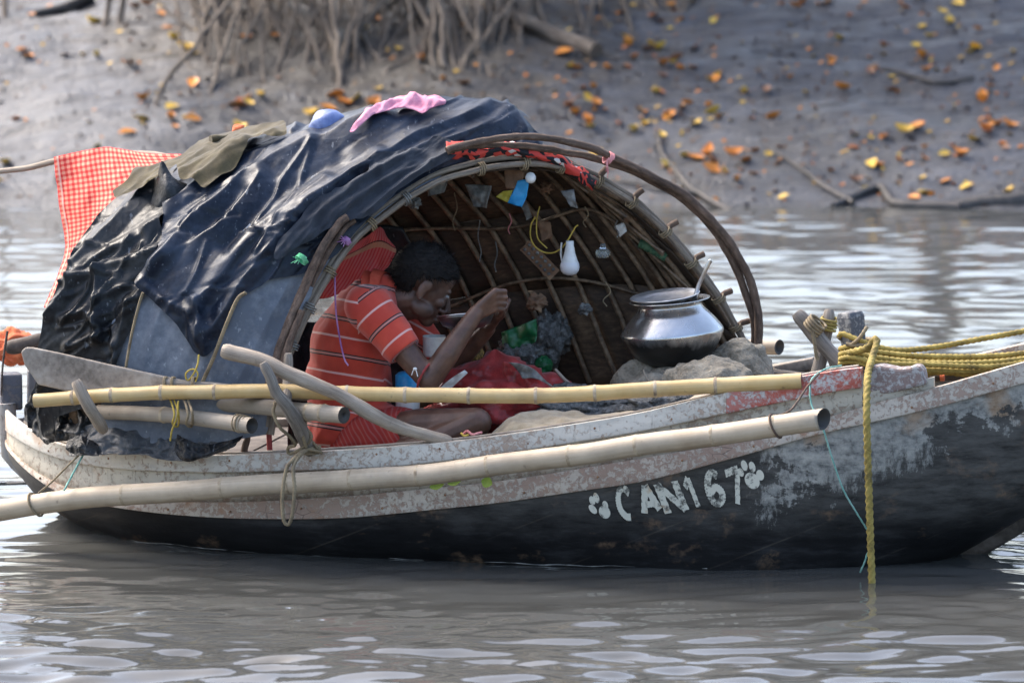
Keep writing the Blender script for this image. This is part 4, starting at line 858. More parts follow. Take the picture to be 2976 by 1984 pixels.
# cords tying the tarps down
for nm, pts, r, lab in (('tie_rope', [(715, 850), (690, 870), (655, 950), (620, 1040), (588, 1110)], .006, 'tan rope tied down over the grey-blue tarpaulin'), ('tie_rope', [(415, 850), (405, 880), (385, 960), (370, 1040), (362, 1090)], .0045, 'thin tan cord tied down beside the black plastic sheet')):
    q, _ = arc(PV(pts, .735), .008); tag(obj(nm, MB().tube(q, r, 9, lobes=3, twist=260), MT['rope_t']), lab, 'rope')
q, _ = arc(PV([(578, 1030, .75), (574, 1060, .76), (560, 1090, .76), (545, 1105, .76), (540, 1085, .76), (560, 1072, .76), (575, 1085, .76), (568, 1110, .76)], None), .006); tag(obj('yellow_string', MB().tube(q, .003, 6), MT['string_y']), 'frayed yellow string knotted at the tip of the hanging tarpaulin corner', 'string')

# ---- bent branches of the outer hoop
def hpl(pts, fwd): return np.array([onplane(x, y, NF + hn * fwd, hn) for x, y in pts])
def branch(pts, fwd, r0, r1, lab, name='bent_branch'):
    p, s_ = arc(hpl(pts, fwd), .012); r = np.linspace(r0, r1, len(p)) * (1 + .10 * fbm(p * 30, 2)); p = p + .003 * np.stack([fbm(p * 10 + i * 9, 2) for i in range(3)], -1)
    t = thing(name, lab, 'branch', p[-1]); obj('stem', MB().tube(p, r, 9), MT['bark'], t)
    for k in range(12, len(p) - 8, random.randint(14, 22)):
        a = rng.normal(size=3); a -= a @ (p[k + 1] - p[k]) * (p[k + 1] - p[k]); a /= np.linalg.norm(a)
        if k % 2: obj('twig_stub', MB().tube(np.array([p[k] + a * r[k] * .6, p[k] + a * r[k] * 1.5, p[k] + a * r[k] * 2.0]), [.005, .0035, .002], 6), MT['bark'], t)
    return t
branch([(1300, 438), (1319, 429), (1443, 403), (1539, 398), (1664, 415), (1769, 453), (1874, 503), (1979, 560), (2065, 637), (2137, 728), (2185, 828), (2204, 948), (2202, 1092)], .06, .012, .0155, 'upper of two bent brown branches arching past the canopy front')
branch([(1300, 442), (1319, 436), (1386, 424), (1515, 425), (1659, 446), (1778, 476), (1874, 516), (1979, 576), (2062, 652), (2130, 757), (2172, 867), (2192, 948), (2198, 1080)], .035, .011, .0145, 'lower of two bent brown branches arching past the canopy front')
branch([(1010, 632), (985, 650), (935, 725), (890, 825), (850, 915), (815, 1010), (785, 1110), (768, 1200)], .05, .014, .0165, 'rough brown branch bound along the near leg of the canopy hoop')
branch([(1030, 640), (1000, 665), (955, 735), (905, 830)], .03, .010, .010, 'short brown branch squeezed between the hoop and the rough branch')
branch([(880, 900), (845, 985), (812, 1090), (795, 1180)], .07, .012, .014, 'pale peeling branch lashed low on the near leg of the hoop')

# ================================================================== THE MAN
def pv(x, y, v): return onv(x, y, v)
man = thing('person', 'man in orange striped polo shirt sitting in the canopy, drinking from a bowl', 'person', pv(1010, 1345, .24))
def skinmat():
    s = NT('skin'); o = s.co('Object'); n = s.noise(o, 22, 5); f = s.noise(o, 180, 3)
    col = s.ramp(n, [(.3, (.065, .032, .021)), (.55, (.115, .058, .038)), (.75, (.165, .088, .060))]); return s.out(col, .46, nor=s.bump(f, .15, .002), Subsurface_Weight=.08, Subsurface_Radius=(.01, .004, .002))
MT['skin'] = skinmat()
# head frame: forward looks right and down, up leans forward
_f = np.array([math.cos(R(27)), .16, -math.sin(R(27))]); _f /= np.linalg.norm(_f); _l = np.cross([0, 0, 1.], _f); _l /= np.linalg.norm(_l); _u = np.cross(_f, _l)
HS = 1.0; EAR = pv(1230, 836, .30); HC = EAR + _l * .078 * HS + _f * .012
HM = Matrix(np.stack([_f, _l, _u], 1).tolist()).to_4x4()
def hd(x, y, z): return HC + (_f * x + _l * y + _u * z) * HS
bd = MB()
def E(x, y, z, r, rot=None): bd.ell(hd(x, y, z), np.array(r) * HS, HM if rot is None else HM @ rot, 16, 22)
E(-.008, 0, .040, (.097, .074, .083)); E(.030, 0, .010, (.062, .062, .078)); E(.035, 0, -.045, (.050, .052, .062)); E(.062, 0, -.098, (.024, .026, .018)); E(.066, 0, .052, (.026, .052, .034))
E(.082, 0, .022, (.012, .046, .010))                                      # brow
for sd_ in (-1, 1):
    E(.062, sd_ * .036, -.022, (.026, .020, .020)); E(.022, sd_ * .048, -.066, (.042, .016, .026)); E(-.012, sd_ * .078, -.006, (.017, .009, .034)); E(-.004, sd_ * .082, .012, (.020, .006, .022)); E(-.006, sd_ * .080, -.036, (.009, .006, .010))
    E(.080, sd_ * .034, -.001, (.011, .016, .007)); E(.094, sd_ * .015, -.046, (.012, .009, .008))
bd.cap(hd(.086, 0, .012), hd(.112, 0, -.040), .010 * HS, .013 * HS); E(.092, 0, -.068, (.013, .024, .007)); E(.090, 0, -.082, (.013, .021, .008))
bd.cap(hd(-.02, 0, -.05), pv(1075, 885, .24), .055, .066)                  # neck
bd.cap(hd(.0, 0, -.07), pv(1110, 900, .22), .046, .055)
SHR, ELR, WRR = pv(1072, 895, .41), pv(1247, 1106, .45), pv(1384, 908, .37)
SHL, ELL, WRL = pv(1140, 885, .07), pv(1300, 1085, .04), pv(1418, 955, .12)
bd.chain([SHR, pv(1160, 1000, .43), ELR], [.055, .046, .038]); bd.chain([ELR, pv(1300, 1030, .43), WRR], [.038, .039, .026])
bd.chain([SHL, ELL, WRL], [.05, .038, .026])
bd.ell(pv(1020, 1010, .24), (.09, .12, .16)); bd.ell(pv(1040, 1230, .24), (.11, .14, .12)); bd.cap(SHR, SHL, .05, .05)
HPR, KNR, ANR = pv(1050, 1285, .33), pv(1385, 1228, .47), pv(1120, 1320, .44)
HPL, KNL, ANL = pv(1060, 1290, .14), pv(1400, 1215, -.02), pv(1200, 1305, .16)
bd.chain([HPR, pv(1220, 1246, .42), KNR], [.085, .068, .050]); bd.chain([KNR, pv(1250, 1290, .50), ANR], [.050, .048, .032]); bd.chain([HPL, KNL, ANL], [.085, .052, .034])
bd.cap(ANR, ANR + A_ * -.14 + S_ * -.04, .032, .022); bd.cap(ANL, ANL + A_ * -.12 + S_ * .05, .032, .022)
def hand(wr, kn0, kn3, mids, tips, th, r=.0092):
    wr, kn0, kn3 = map(np.asarray, (wr, kn0, kn3)); c = (kn0 + kn3) / 2
    for a in np.linspace(0, 1, 4):
        k = kn0 * (1 - a) + kn3 * a; bd.cap(wr * .9 + k * .1 + (k - c) * .3, k, .017, .0125)
        m = mids[0] * (1 - a) + mids[1] * a; t = tips[0] * (1 - a) + tips[1] * a; L = (.92, 1.05, 1., .82)[int(round(a * 3))]; m = k + (m - k) * L; t = m + (t - m) * L
        q = t + (t - m) * .45 + (wr - t) * .10; bd.chain([k, m, t, q], [r * 1.2, r, r * .92, r * .8], 10)
    bd.chain([wr * .65 + th[0] * .35, th[0], th[1], th[2]], [.014, .0125, .0105, .009], 10)
hand(WRR, pv(1440, 846, .36), pv(1440, 897, .345), [pv(1470, 846, .325), pv(1466, 900, .32)], [pv(1462, 872, .285), pv(1452, 918, .29)], [pv(1420, 868, .31), pv(1440, 880, .285), pv(1448, 905, .27)])
hand(WRL, pv(1452, 905, .10), pv(1440, 935, .16), [pv(1476, 876, .14), pv(1466, 912, .20)], [pv(1480, 872, .18), pv(1462, 905, .235)], [pv(1440, 915, .17), pv(1452, 895, .2), pv(1450, 885, .22)])
body = remesh(obj('body', bd, MT['skin'], man), .0042, 4, .5)
def keep_local(o): return o
# eyes: small dark balls in the sockets
for sd_ in (-1, 1): obj('eye', MB().ell(hd(.079, sd_ * .033, .004), (.0115, .0115, .009), HM, 10, 14), M_('eye', [(.02, .015, .012), (.03, .02, .016), (.3, .28, .26)], 20, .2, 0), man)
# hair: scalp cap plus short strands
th = np.linspace(.03, 2.6, 40); az = np.linspace(0, 6.2832, 64, endpoint=False); TH, AZ = np.meshgrid(th, az, indexing='ij')
D_ = np.stack([np.sin(TH) * np.cos(AZ), np.sin(TH) * np.sin(AZ), np.cos(TH)], -1); L_ = D_ * np.array([.109, .083, .094]) + np.array([-.012, 0, .044])
hl = np.where(L_[..., 0] > 0, .045 + .30 * np.maximum(L_[..., 0] - .01, 0) + .2 * np.maximum(L_[..., 0] - .05, 0), np.where(L_[..., 0] > -.045, .014, -.055)) + .006 * fbm(L_ * 60, 2)
km = (L_[..., 2] > hl); km &= ~((np.abs(L_[..., 0] + .008) < .026) & (L_[..., 2] < .034))
Lh = L_ * (1 + .035 * fbm(L_ * 40, 3))[..., None]; HW = HC + HS * (Lh[..., :1] * _f + Lh[..., 1:2] * _l + Lh[..., 2:] * _u)
MT['hair'] = M_('black_hair', [(.006, .005, .005), (.012, .010, .009), (.020, .016, .014)], 30, .7, .6, .004, (1, 1, 6), Specular_IOR_Level=.2)
hair = obj('hair', MB().grid(HW, mask=km[:-1] & km[1:], close=True), MT['hair'], man, solid=.012)
hs_ = MB(); idx = np.argwhere(km)
for i, j in idx[rng.integers(0, len(idx), 6500)]:
    b = HW[i, j] + rng.normal(size=3) * .003; nrm = _f * D_[i, j, 0] + _l * D_[i, j, 1] + _u * D_[i, j, 2]; d = nrm * .45 - _u * .5 + _f * random.uniform(-.1, .55) + rng.normal(size=3) * .3; d /= np.linalg.norm(d)
    w = np.cross(d, nrm + .01); w = w / (np.linalg.norm(w) + 1e-9) * .0014; e = b + d * random.uniform(.012, .034); hs_.add([b - w, b + w, e], [(0, 1, 2)])
obj('hair_strands', hs_, MT['hair'], hair, smooth=False)['kind'] = 'stuff'
# polo shirt
sh = MB()
sh.ell(pv(1014, 1240, .24), (.158, .185, .14)); sh.ell(pv(1012, 1120, .24), (.148, .175, .15)); sh.ell(pv(1022, 1010, .24), (.136, .18, .15), Matrix.Rotation(-.12, 3, 'Y').to_4x4()); sh.ell(pv(1048, 925, .24), (.105, .175, .105), Matrix.Rotation(-.5, 3, 'Y').to_4x4())
sh.cap(pv(1075, 890, .40), pv(1130, 880, .08), .068, .066); sh.cap(pv(1070, 880, .25), pv(1120, 855, .24), .085, .066)
SLE = SHR + (pv(1160, 1000, .43) - SHR) * 1.12
sh.chain([SHR + (SHR - SLE) * .05, SHR + (SLE - SHR) * .5, SLE], [.074, .067, .064])
SLL = SHL + (ELL - SHL) * .55; sh.chain([SHL, SLL], [.068, .064]); sh.ell(pv(1090, 1255, .30), (.10, .13, .10))
shirt = remesh(obj('shirt', sh, MT['skin'], man), .0075, 10, .5)
me = shirt.data; base_m = np.array(man.location); V = np.array([v.co for v in me.vertices]) + base_m
nrm = np.array([v.normal for v in me.vertices]); wr_ = .0085 * ridged(np.stack([V[:, 0] * 7 + V[:, 2] * 4, V[:, 1] * 4, V[:, 2] * 5 - V[:, 0] * 6], -1), 2) + .004 * fbm(V * 22, 3); pxv = proj(V)
lowz = np.clip((pxv[:, 1] - 1150) / 140, 0, 1); wr_ = wr_ * (.55 + .9 * lowz) + .006 * np.sin(V[:, 2] * 160 + 4 * fbm(V * 9, 2)) * lowz * (pxv[:, 0] > 1080)
# the sleeve end is cut square across the arm
ax = SLE - SHR; LA_ = np.linalg.norm(ax); ax = ax / LA_; al = (V - SHR) @ ax; dist = np.linalg.norm(V - SHR - al[:, None] * ax, axis=1)
V2 = V + nrm * wr_[:, None]; over = (al > LA_ + .012) & (dist < .09) & (V @ S_ > SHR @ S_ - .12); V2[over] -= ax * (al[over] - LA_ - .012)[:, None]
for i, v in enumerate(me.vertices): v.co = V2[i] - base_m
at = me.attributes.new('stripe', 'FLOAT', 'CORNER'); vals = np.zeros(len(me.loops)); sv = (loc_uvz(V)[:, 1])
for p in me.polygons:
    ids = list(p.vertices); c = V[ids].mean(0); a = (c - SHR) @ ax; dd = np.linalg.norm(c - SHR - a * ax); sleeve = a > -.035 and dd < .092 and loc_uvz(c)[1] > .325 and (pxv[ids].mean(0)[0] > 1040)
    for l in p.loop_indices:
        vi = me.loops[l].vertex_index; q = pxv[vi]; vals[l] = (al[vi] - .028) / .118 if sleeve else (q[1] - .17 * q[0] - 700) / 107. if q[0] < 1128 - .12 * (q[1] - 1000) else (q[1] - .62 * q[0] - 700 + .45 * 1128) / 107.
at.data.foreach_set('value', vals)
s = NT('striped_polo'); a = s.attr('stripe').outputs['Fac']; f = s.math('FRACT', a); n = s.noise(s.co('Object'), 9, 4)
def band(c, w): return s.math('LESS_THAN', s.math('ABSOLUTE', s.math('SUBTRACT', f, c)), w)
col = s.ramp(n, [(.35, (.44, .040, .022)), (.65, (.58, .066, .034))]); col = s.mix(band(.03, .030), col, (.66, .38, .34)); col = s.mix(band(.53, .062), col, (.018, .010, .010)); col = s.mix(band(.53, .028), col, (.48, .20, .17))
s.out(col, .85, nor=s.bump(s.noise(s.co('Object'), 420, 2), .25, .002), Sheen_Weight=.2); me.materials.clear(); me.materials.append(s.m)
MT['polo'] = M_('polo_collar', [(.40, .04, .02), (.52, .065, .03), (.60, .09, .045)], 12, .85, .3)
# collar band standing round the neck
ca, cb = pv(1078, 872, .25), hd(-.03, 0, -.055); cd = (cb - ca) / np.linalg.norm(cb - ca); c1 = np.cross(cd, S_); c1 /= np.linalg.norm(c1); c2 = np.cross(cd, c1); A2 = np.linspace(0, 6.2832, 40, endpoint=False); C = []
for h_, r_, lift in ((-.01, .100, 0), (.03, .088, 0), (.062, .083, .012), (.058, .091, .012), (.02, .104, .0)):
    C.append([ca + cd * (h_ + lift * math.sin(a)) + r_ * (c1 * math.cos(a) + c2 * math.sin(a)) + rng.normal(size=3) * .001 for a in A2])
obj('collar', MB().grid(np.array(C), close=True), MT['polo'], shirt if False else man, sub=1)
# lungi round the hips
lg = MB(); lg.chain([HPR, pv(1170, 1262, .385)], [.105, .085]); lg.chain([HPL, pv(1240, 1262, .05)], [.105, .082]); lg.ell(pv(1050, 1290, .24), (.13, .17, .09))
lungi = remesh(obj('lungi', lg, MT['red'], man), .008, 6); me = lungi.data; V = np.array([v.co for v in me.vertices]); nn = np.array([v.normal for v in me.vertices]); dsp = .011 * ridged(V * np.array([18, 10, 6]), 2)
for i, v in enumerate(me.vertices): v.co = V[i] + nn[i] * dsp[i]
s = NT('striped_lungi'); x, y, z = s.xyz(s.co('Object', None, (0, .5, 0))); k_ = stripe(s, s.math('MULTIPLY', s.math('ADD', x, s.math('MULTIPLY', s.noise(s.co('Object'), 6, 2), .06)), 62), .34); col = s.mix(s.math('MULTIPLY', k_, .35), (.36, .03, .022), (.40, .19, .17)); s.out(col, .9); me.materials.clear(); me.materials.append(s.m)
# red thread band with a white knot at the elbow, ring on a finger
kb = ELR + (pv(1160, 1000, .43) - ELR) * .12; kd = (SHR - ELR) / np.linalg.norm(SHR - ELR); k1 = np.cross(kd, S_); k1 /= np.linalg.norm(k1); k2 = np.cross(kd, k1); aa = np.linspace(0, 6.2832, 30)
tb = thing_band = obj('thread_band', MB().tube(np.array([kb + .046 * (k1 * math.cos(a) + k2 * math.sin(a)) + kd * .018 * math.cos(a) for a in aa]), .0042, 7, lobes=3, twist=150), MT['red'], man)
kk = pv(1206, 1072, .50); obj('knot', MB().ell(kk, (.007, .006, .005), None, 8, 12, .2), MT['white'], tb)
for e in ((1196, 1090), (1214, 1094)): obj('thread_end', MB().tube(np.array([kk, (kk + pv(*e, .505)) / 2 + (0, 0, .006), pv(*e, .505)]), .0016, 6), MT['white'], tb)
rc = pv(1462, 868, .315); obj('ring', MB().tube(np.array([rc + .011 * (np.array([0, 0, 1.]) * math.cos(a) + A_ * .55 * math.sin(a)) for a in aa]), .0016, 6), MT['gold'], man)
# the bowl at his mouth
bw = thing('steel_bowl', 'shiny steel bowl raised to the mouth of the man', 'bowl', pv(1355, 960, .26)); bc = pv(1354, 916, .27)
RB = Matrix.Rotation(R(-4), 3, 'Y') @ Matrix.Rotation(R(-9.5), 3, 'X')
obj('bowl_body', MB().lathe([(.0, -.045), (.05, -.044), (.078, -.030), (.090, -.008), (.0935, 0.), (.0915, 0.), (.088, -.008), (.076, -.027), (.048, -.040), (0., -.041)], 44, bc, RB.to_4x4()), M_('dull_steel', [(.12, .12, .12), (.2, .2, .2), (.28, .28, .28)], 20, .4, .05, metal=1.), bw)
obj('rim', MB().tube(np.array([bc + np.array(RB @ Vector((.0945 * math.cos(a), .0945 * math.sin(a), .001))) for a in np.linspace(0, 6.2832, 50)]), .0024, 6), MT['steel'], bw)

# ================================================================== THINGS ON THE BOAT
def bamboo(name, pts, r0, r1, nodes, mat, lab, hole=.62, tilt=None, group=None, step=.012, nodeamp=.09):
    P = PV(pts); p, s_ = arc(P, step); n = len(p); r = np.linspace(r0, r1, n); pxx = proj(p)[:, 0]
    nk = [int(np.argmin(np.abs(pxx - x))) for x in nodes]
    for k in nk: r = r * (1 + nodeamp * np.exp(-((np.arange(n) - k) / 1.3) ** 2))
    p = p + .0022 * np.stack([fbm(p * 5 + i * 9, 2) for i in range(3)], -1)
    t = thing(name, lab, 'bamboo pole', (p[0] + p[-1]) / 2, group)
    obj('culm', MB().tube(p, r, 20, hole=hole, cut=tilt), mat, t)
    for k in nk:
        if 2 < k < n - 3: obj('node_ring', MB().tube(np.array([p[k] - (p[k + 1] - p[k]) * .45, p[k], p[k] + (p[k + 1] - p[k]) * .45]), [r[k] * .997, r[k] * (1.01 + nodeamp * .45), r[k] * .997], 20, cap=False), MT['node'], t)
    return t, p, r
to_cam = np.array([.15, -1, .1])
bamboo('bamboo_pole', [(101, 1163, .80), (468, 1140, .80), (810, 1137, .785), (1075, 1146, .75), (1366, 1150, .72), (1556, 1149, .69), (1720, 1143, .67), (1898, 1131, .64), (2077, 1121, .60), (2330, 1106, .56)], .0225, .0255, [210, 330, 471, 622, 790, 1003, 1175, 1367, 1558, 1735, 1909, 2077], MT['bam_y'], 'smooth yellow bamboo pole lying along the boat above the gunwale')
_, BP, BR = bamboo('bamboo_pole', [(-120, 1500, .66), (0, 1483, .68), (239, 1446, .72), (478, 1430, .75), (670, 1415, .77), (909, 1401, .79), (1100, 1388, .81), (1228, 1381, .82), (1467, 1347, .84), (1706, 1318, .86), (1850, 1293, .87), (2048, 1270, .88), (2278, 1234, .90), (2393, 1219, .90)], .0345, .034, [359, 650, 840, 1018, 1219, 1424, 1654, 1850, 2080, 2255], MT['bam_p'], 'long thick pale bamboo pole slung outside the hull', tilt=(.75, -.62, 0), hole=.78, nodeamp=.035)
bamboo('bamboo_pole', [(285, 1196, .66), (420, 1202, .72), (560, 1212, .78), (732, 1237, .86)], .0235, .026, [480, 700], MT['bam_g'], 'short grey bamboo pole ending in an open hollow, lashed above the stern', hole=.72, tilt=(.72, -.68, 0))
bamboo('bamboo_pole', [(500, 1150, .60), (640, 1170, .66), (800, 1186, .74), (1000, 1207, .86)], .026, .0275, [560, 900, 945], MT['bam_g'], 'short tan bamboo pole with a nearly closed end beside the man', hole=.28, tilt=(.72, -.68, 0))
bamboo('bamboo_pole', [(1960, 1010, -.72), (2120, 1010, -.70), (2266, 1008, -.66)], .026, .026, [2120], MT['bam_g'], 'dark hollow bamboo pole poking out past the far foot of the hoop', hole=.68, tilt=(.75, -.65, 0))
bamboo('bamboo_pole', [(2000, 1058, -.62), (2200, 1076, -.58), (2420, 1112, -.50)], .022, .021, [2250], MT['wood_t'], 'grey pole lying low along the far gunwale', hole=None)
def wood(name, pts, r, mat, lab, cat_='stick', seg=12, wob=.004, bump=.08):
    p, s_ = arc(PV(pts), .008); rr = np.interp(np.linspace(0, 1, len(p)), np.linspace(0, 1, len(r)), r); rr = rr * (1 + bump * fbm(p * 18, 2)); e = np.minimum(np.arange(len(p)), np.arange(len(p))[::-1]); rr = rr * np.interp(e, [0, 1, 2, 3], [.72, .9, .97, 1.])
    p = p + wob * np.stack([fbm(p * 6 + i * 9, 2) for i in range(3)], -1); o = obj(name, MB().tube(p, rr, seg), mat)
    return tag(o, lab, cat_) if lab else o
wood('driftwood_stick', [(646, 1018, .85), (765, 1050, .85), (837, 1085, .845), (956, 1134, .82), (989, 1150, .81), (1085, 1206, .77), (1180, 1246, .71), (1310, 1284, .67)], [.026, .023, .024, .022, .025, .021, .02], MT['drift'], 'bleached driftwood stick slanting across the bamboo poles')
fk = thing('forked_stick', 'grey forked stick upright on the gunwale, tied with rope', 'stick', pv(899, 1318, .70))
def part_wood(name, pts, r, mat, par, seg=12):
    p, _ = arc(PV(pts), .008); rr = np.interp(np.linspace(0, 1, len(p)), np.linspace(0, 1, len(r)), r); e = np.minimum(np.arange(len(p)), np.arange(len(p))[::-1]); rr = rr * np.interp(e, [0, 1, 2], [.75, .93, 1.]) * (1 + .07 * fbm(p * 18, 2)); return obj(name, MB().tube(p, rr, seg), mat, par)
part_wood('stem', [(764, 1054, .90), (785, 1095, .895), (803, 1139, .88), (835, 1180, .855), (866, 1232, .80), (902, 1318, .69)], [.016, .018, .022, .025, .023, .018], MT['wood_t'], fk)
part_wood('prong', [(838, 1026, .755), (838, 1070, .755), (836, 1115, .765), (832, 1165, .83)], [.0145, .0155, .017, .018], MT['wood_t'], fk)
wood('cut_stick', [(220, 1106, .86), (250, 1160, .86), (275, 1205, .83), (302, 1250, .76)], [.019, .02, .021, .02], MT['drift'], 'short cut stick leaning on the yellow pole above the stern')
# oar
oar = thing('oar', 'flat grey wooden oar blade resting above the stern', 'oar', pv(300, 1125, .765))
bl = [(60, 1022), (72, 1010), (92, 1010), (180, 1028), (300, 1056), (420, 1082), (520, 1103), (545, 1118), (520, 1130), (420, 1135), (250, 1135), (190, 1136), (110, 1118), (70, 1060)]
obj('blade', MB().prism(PV(bl, .765), -S_ * .018), MT['wood_g'], oar, smooth=False, bevel=.005)
part_wood('shaft', [(480, 1112, .765), (560, 1120, .755), (700, 1135, .74), (900, 1150, .66)], [.014, .018, .018, .017], MT['wood_t'], oar)
for x in (478, 500, 560): 
    c = pv(x, 1118, .765); aa = np.linspace(0, 6.2832 * 2, 30); obj('lashing', MB().tube(np.array([c + .026 * (np.array([0, 0, 1.]) * math.cos(a) + S_ * .6 * math.sin(a)) + A_ * (.004 * a / 6) for a in aa]), .0028, 5), MT['rope_t'], oar)
# ropes
def rope(pts, r, mat, lab, v=None, lobes=3, tw=None, name='rope', cat_='rope', seg=12, step=.005, parent=None):
    p, _ = arc(PV(pts, v), step); o = obj(name, MB().tube(p, r, seg, lobes=lobes, twist=tw if tw else .95 / r), mat, parent); return tag(o, lab, cat_) if lab else o
rope([(905, 1312, .73), (880, 1312, .78), (852, 1335, .87), (832, 1365, .885), (821, 1436, .89), (823, 1502, .885), (835, 1524, .88), (848, 1500, .885), (856, 1420, .89), (852, 1362, .885), (866, 1330, .85), (892, 1308, .76), (930, 1298, .70)], .0058, MT['rope_t'], 'tan rope loop hanging from the gunwale around the thick bamboo pole')
rope([(800, 1168, .84), (795, 1200, .84), (812, 1240, .83), (842, 1268, .80), (858, 1292, .76), (838, 1300, .74), (842, 1318, .73), (880, 1300, .75), (905, 1270, .76), (888, 1240, .77), (888, 1225, .78), (880, 1260, .79), (890, 1300, .76)], .0052, MT['rope_t'], 'tan rope knotted round the foot of the forked stick')
rope([(905, 1280, .72), (922, 1300, .73), (930, 1312, .72), (900, 1318, .74), (872, 1312, .75), (900, 1306, .76), (936, 1315, .72)], .005, MT['rope_t'], 'short tan rope wrapped on the gunwale beside the forked stick')
for x, y, v, lab in ((545, 1190, .80, 'tan cord bound round the short grey bamboo pole'), (505, 1190, .79, 'yellow cord bound round the two short bamboo poles')):
    rope([(x - 15, y - 40, v - .04), (x - 5, y - 15, v + .03), (x + 2, y + 15, v + .05), (x - 4, y + 40, v + .03), (x + 12, y + 48, v - .01), (x + 14, y + 10, v + .05), (x, y - 30, v + .0)], .0042 if x > 520 else .003, MT['rope_t'] if x > 520 else MT['string_y'], lab, name='cord', cat_='cord')
rope([(518, 1165, .84), (515, 1210, .84), (500, 1250, .82), (495, 1280, .8)], .003, MT['string_y'], 'thin yellow cord dangling from the bamboo poles', name='cord', cat_='cord', seg=6)
for k in range(4):
    c = pv(688 + k * 9, 1228 + k * 1.5, .845); ax_ = (pv(732, 1237, .86) - pv(420, 1202, .72)); ax_ /= np.linalg.norm(ax_); e1 = np.cross(ax_, [0, 0, 1.]); e2 = np.cross(ax_, e1)
    tag(obj('wire_turn', MB().tube(np.array([c + .0275 * (e1 * math.cos(a) + e2 * math.sin(a)) for a in np.linspace(0, 6.2832, 26)]), .0024, 6), MT['rope_t']), 'turn of thin cord wound near the hollow end of the grey pole', 'cord', 'cord turns round the grey pole end')
# thin cords at the stern and the bow that hold the thick pole
def around(x, rr, mat, lab, r=.0034, tilt=0.):
    k = int(np.argmin(np.abs(proj(BP)[:, 0] - x))); t = BP[k + 1] - BP[k - 1]; t /= np.linalg.norm(t); e1 = np.cross(t, [0, 0, 1.]); e1 /= np.linalg.norm(e1); e2 = np.cross(t, e1)
    return BP[k], np.array([BP[k] + rr * (e1 * math.cos(a) + e2 * math.sin(a)) + t * tilt * math.sin(a) for a in np.linspace(0, 6.2832, 40)])
_, q1 = around(105, .039, None, None, tilt=.012)
c1 = obj('pole_tether', MB().tube(q1, .0036, 7, lobes=3, twist=260), MT['rope_t']); tag(c1, 'thin grey-green cord holding the thick pole at the stern', 'cord')
p_, _ = arc(PV([(112, 1432, .74), (150, 1400, .70), (200, 1350, .68), (250, 1302, .64)]), .01); obj('lead', MB().tube(p_, .0034, 7), MT['rope_t'], c1)
p_, _ = arc(PV([(186, 1425, .76), (215, 1370, .70), (252, 1302, .64)]), .01); tag(obj('teal_cord', MB().tube(p_, .0032, 7, lobes=3, twist=250), MT['twine_teal']), 'green cord running from the stern rail behind the thick pole', 'cord')
_, q1 = around(2255, .038, None, None, tilt=.010)
c2 = obj('pole_tether', MB().tube(q1, .0038, 7), MT['bark']); tag(c2, 'brown cord holding the thick pole near its open end', 'cord')
p_, _ = arc(PV([(2248, 1212, .90), (2292, 1195, .86), (2315, 1170, .80), (2345, 1125, .72), (2380, 1085, .62)]), .01); obj('lead', MB().tube(p_, .0036, 7), MT['bark'], c2)
rope([(2445, 1062, .45), (2400, 1072, .55), (2362, 1098, .66), (2354, 1130, .70), (2360, 1180, .72), (2390, 1240, .76), (2415, 1320, .74), (2450, 1420, .70), (2490, 1490, .66), (2516, 1532, .63), (2535, 1570, .61), (2520, 1610, .61), (2512, 1635, .60), (2500, 1662, .58)], .0028, MT['twine_teal'], 'thin teal twine trailing from the bow rail down to the hanging rope', name='twine', cat_='twine', seg=7)
# yellow rope at the bow: post, turns, hanging anchor line
post = thing('mooring_post', 'square black and white painted mooring post at the bow', 'post', pv(2480, 1110, .18))
pc = [(2438, 912), (2500, 898), (2512, 930), (2540, 1090), (2462, 1096)]
t0, b0 = pv(2470, 905, .18), pv(2492, 1098, .18); ax_ = (t0 - b0); ln = np.linalg.norm(ax_); ax_ /= ln; Mr = Matrix(np.stack([np.cross(S_, ax_) / np.linalg.norm(np.cross(S_, ax_)), -S_, ax_], 1).tolist()).to_4x4() @ Matrix.Rotation(R(38), 4, 'Z')
sz = .030; V = [b0 + np.array(Mr.to_3x3() @ Vector((x * sz * f, y * sz * f, z))) for z, f in ((-.1, 1), (ln * .55, 1), (ln * .92, 1.12), (ln, .95)) for x, y in ((-1, -1), (1, -1), (1, 1), (-1, 1))]
obj('shaft', MB().add(V, [(i * 4 + j, i * 4 + (j + 1) % 4, i * 4 + 4 + (j + 1) % 4, i * 4 + 4 + j) for i in range(3) for j in range(4)] + [(12, 13, 14, 15), (3, 2, 1, 0)]), pm('post_paint', (.10, .105, .12), (.32, .32, .31), (.3, .29, .28), .55, .05), post, smooth=False, bevel=.005)
coil = thing('rope_coil', 'coil of yellow rope wound round the mooring post and along the bow', 'rope', pv(2600, 1110, .15))
for k, (y0, y1, y2, vv) in enumerate([(1010, 1035, 1032, .22), (1026, 1050, 1046, .26), (1040, 1062, 1050, .27), (1052, 1076, 1062, .25), (1030, 1062, 1070, .16), (1046, 1082, 1088, .2)]):
    pts = [(3120, y2 - 26, vv - .1), (2900, y1 - 2 + 3 * math.sin(k), vv - .05), (2700, y1 + 4 * math.sin(k * 2), vv), (2560, y0 + 14, vv + .02), (2480, y0 - 2, vv + .02), (2446, y0 + 2, vv - .02), (2452, y0 + 6, vv - .10), (2500, y0 + 4, vv - .13), (2560, y0 + 16, vv - .12), (2700, y1 + 10, vv - .14), (2900, y1 + 8, vv - .16), (3120, y2 - 10, vv - .2)]
    rope(pts, .0085, MT['rope_y'], None, name='rope_turn', parent=coil)
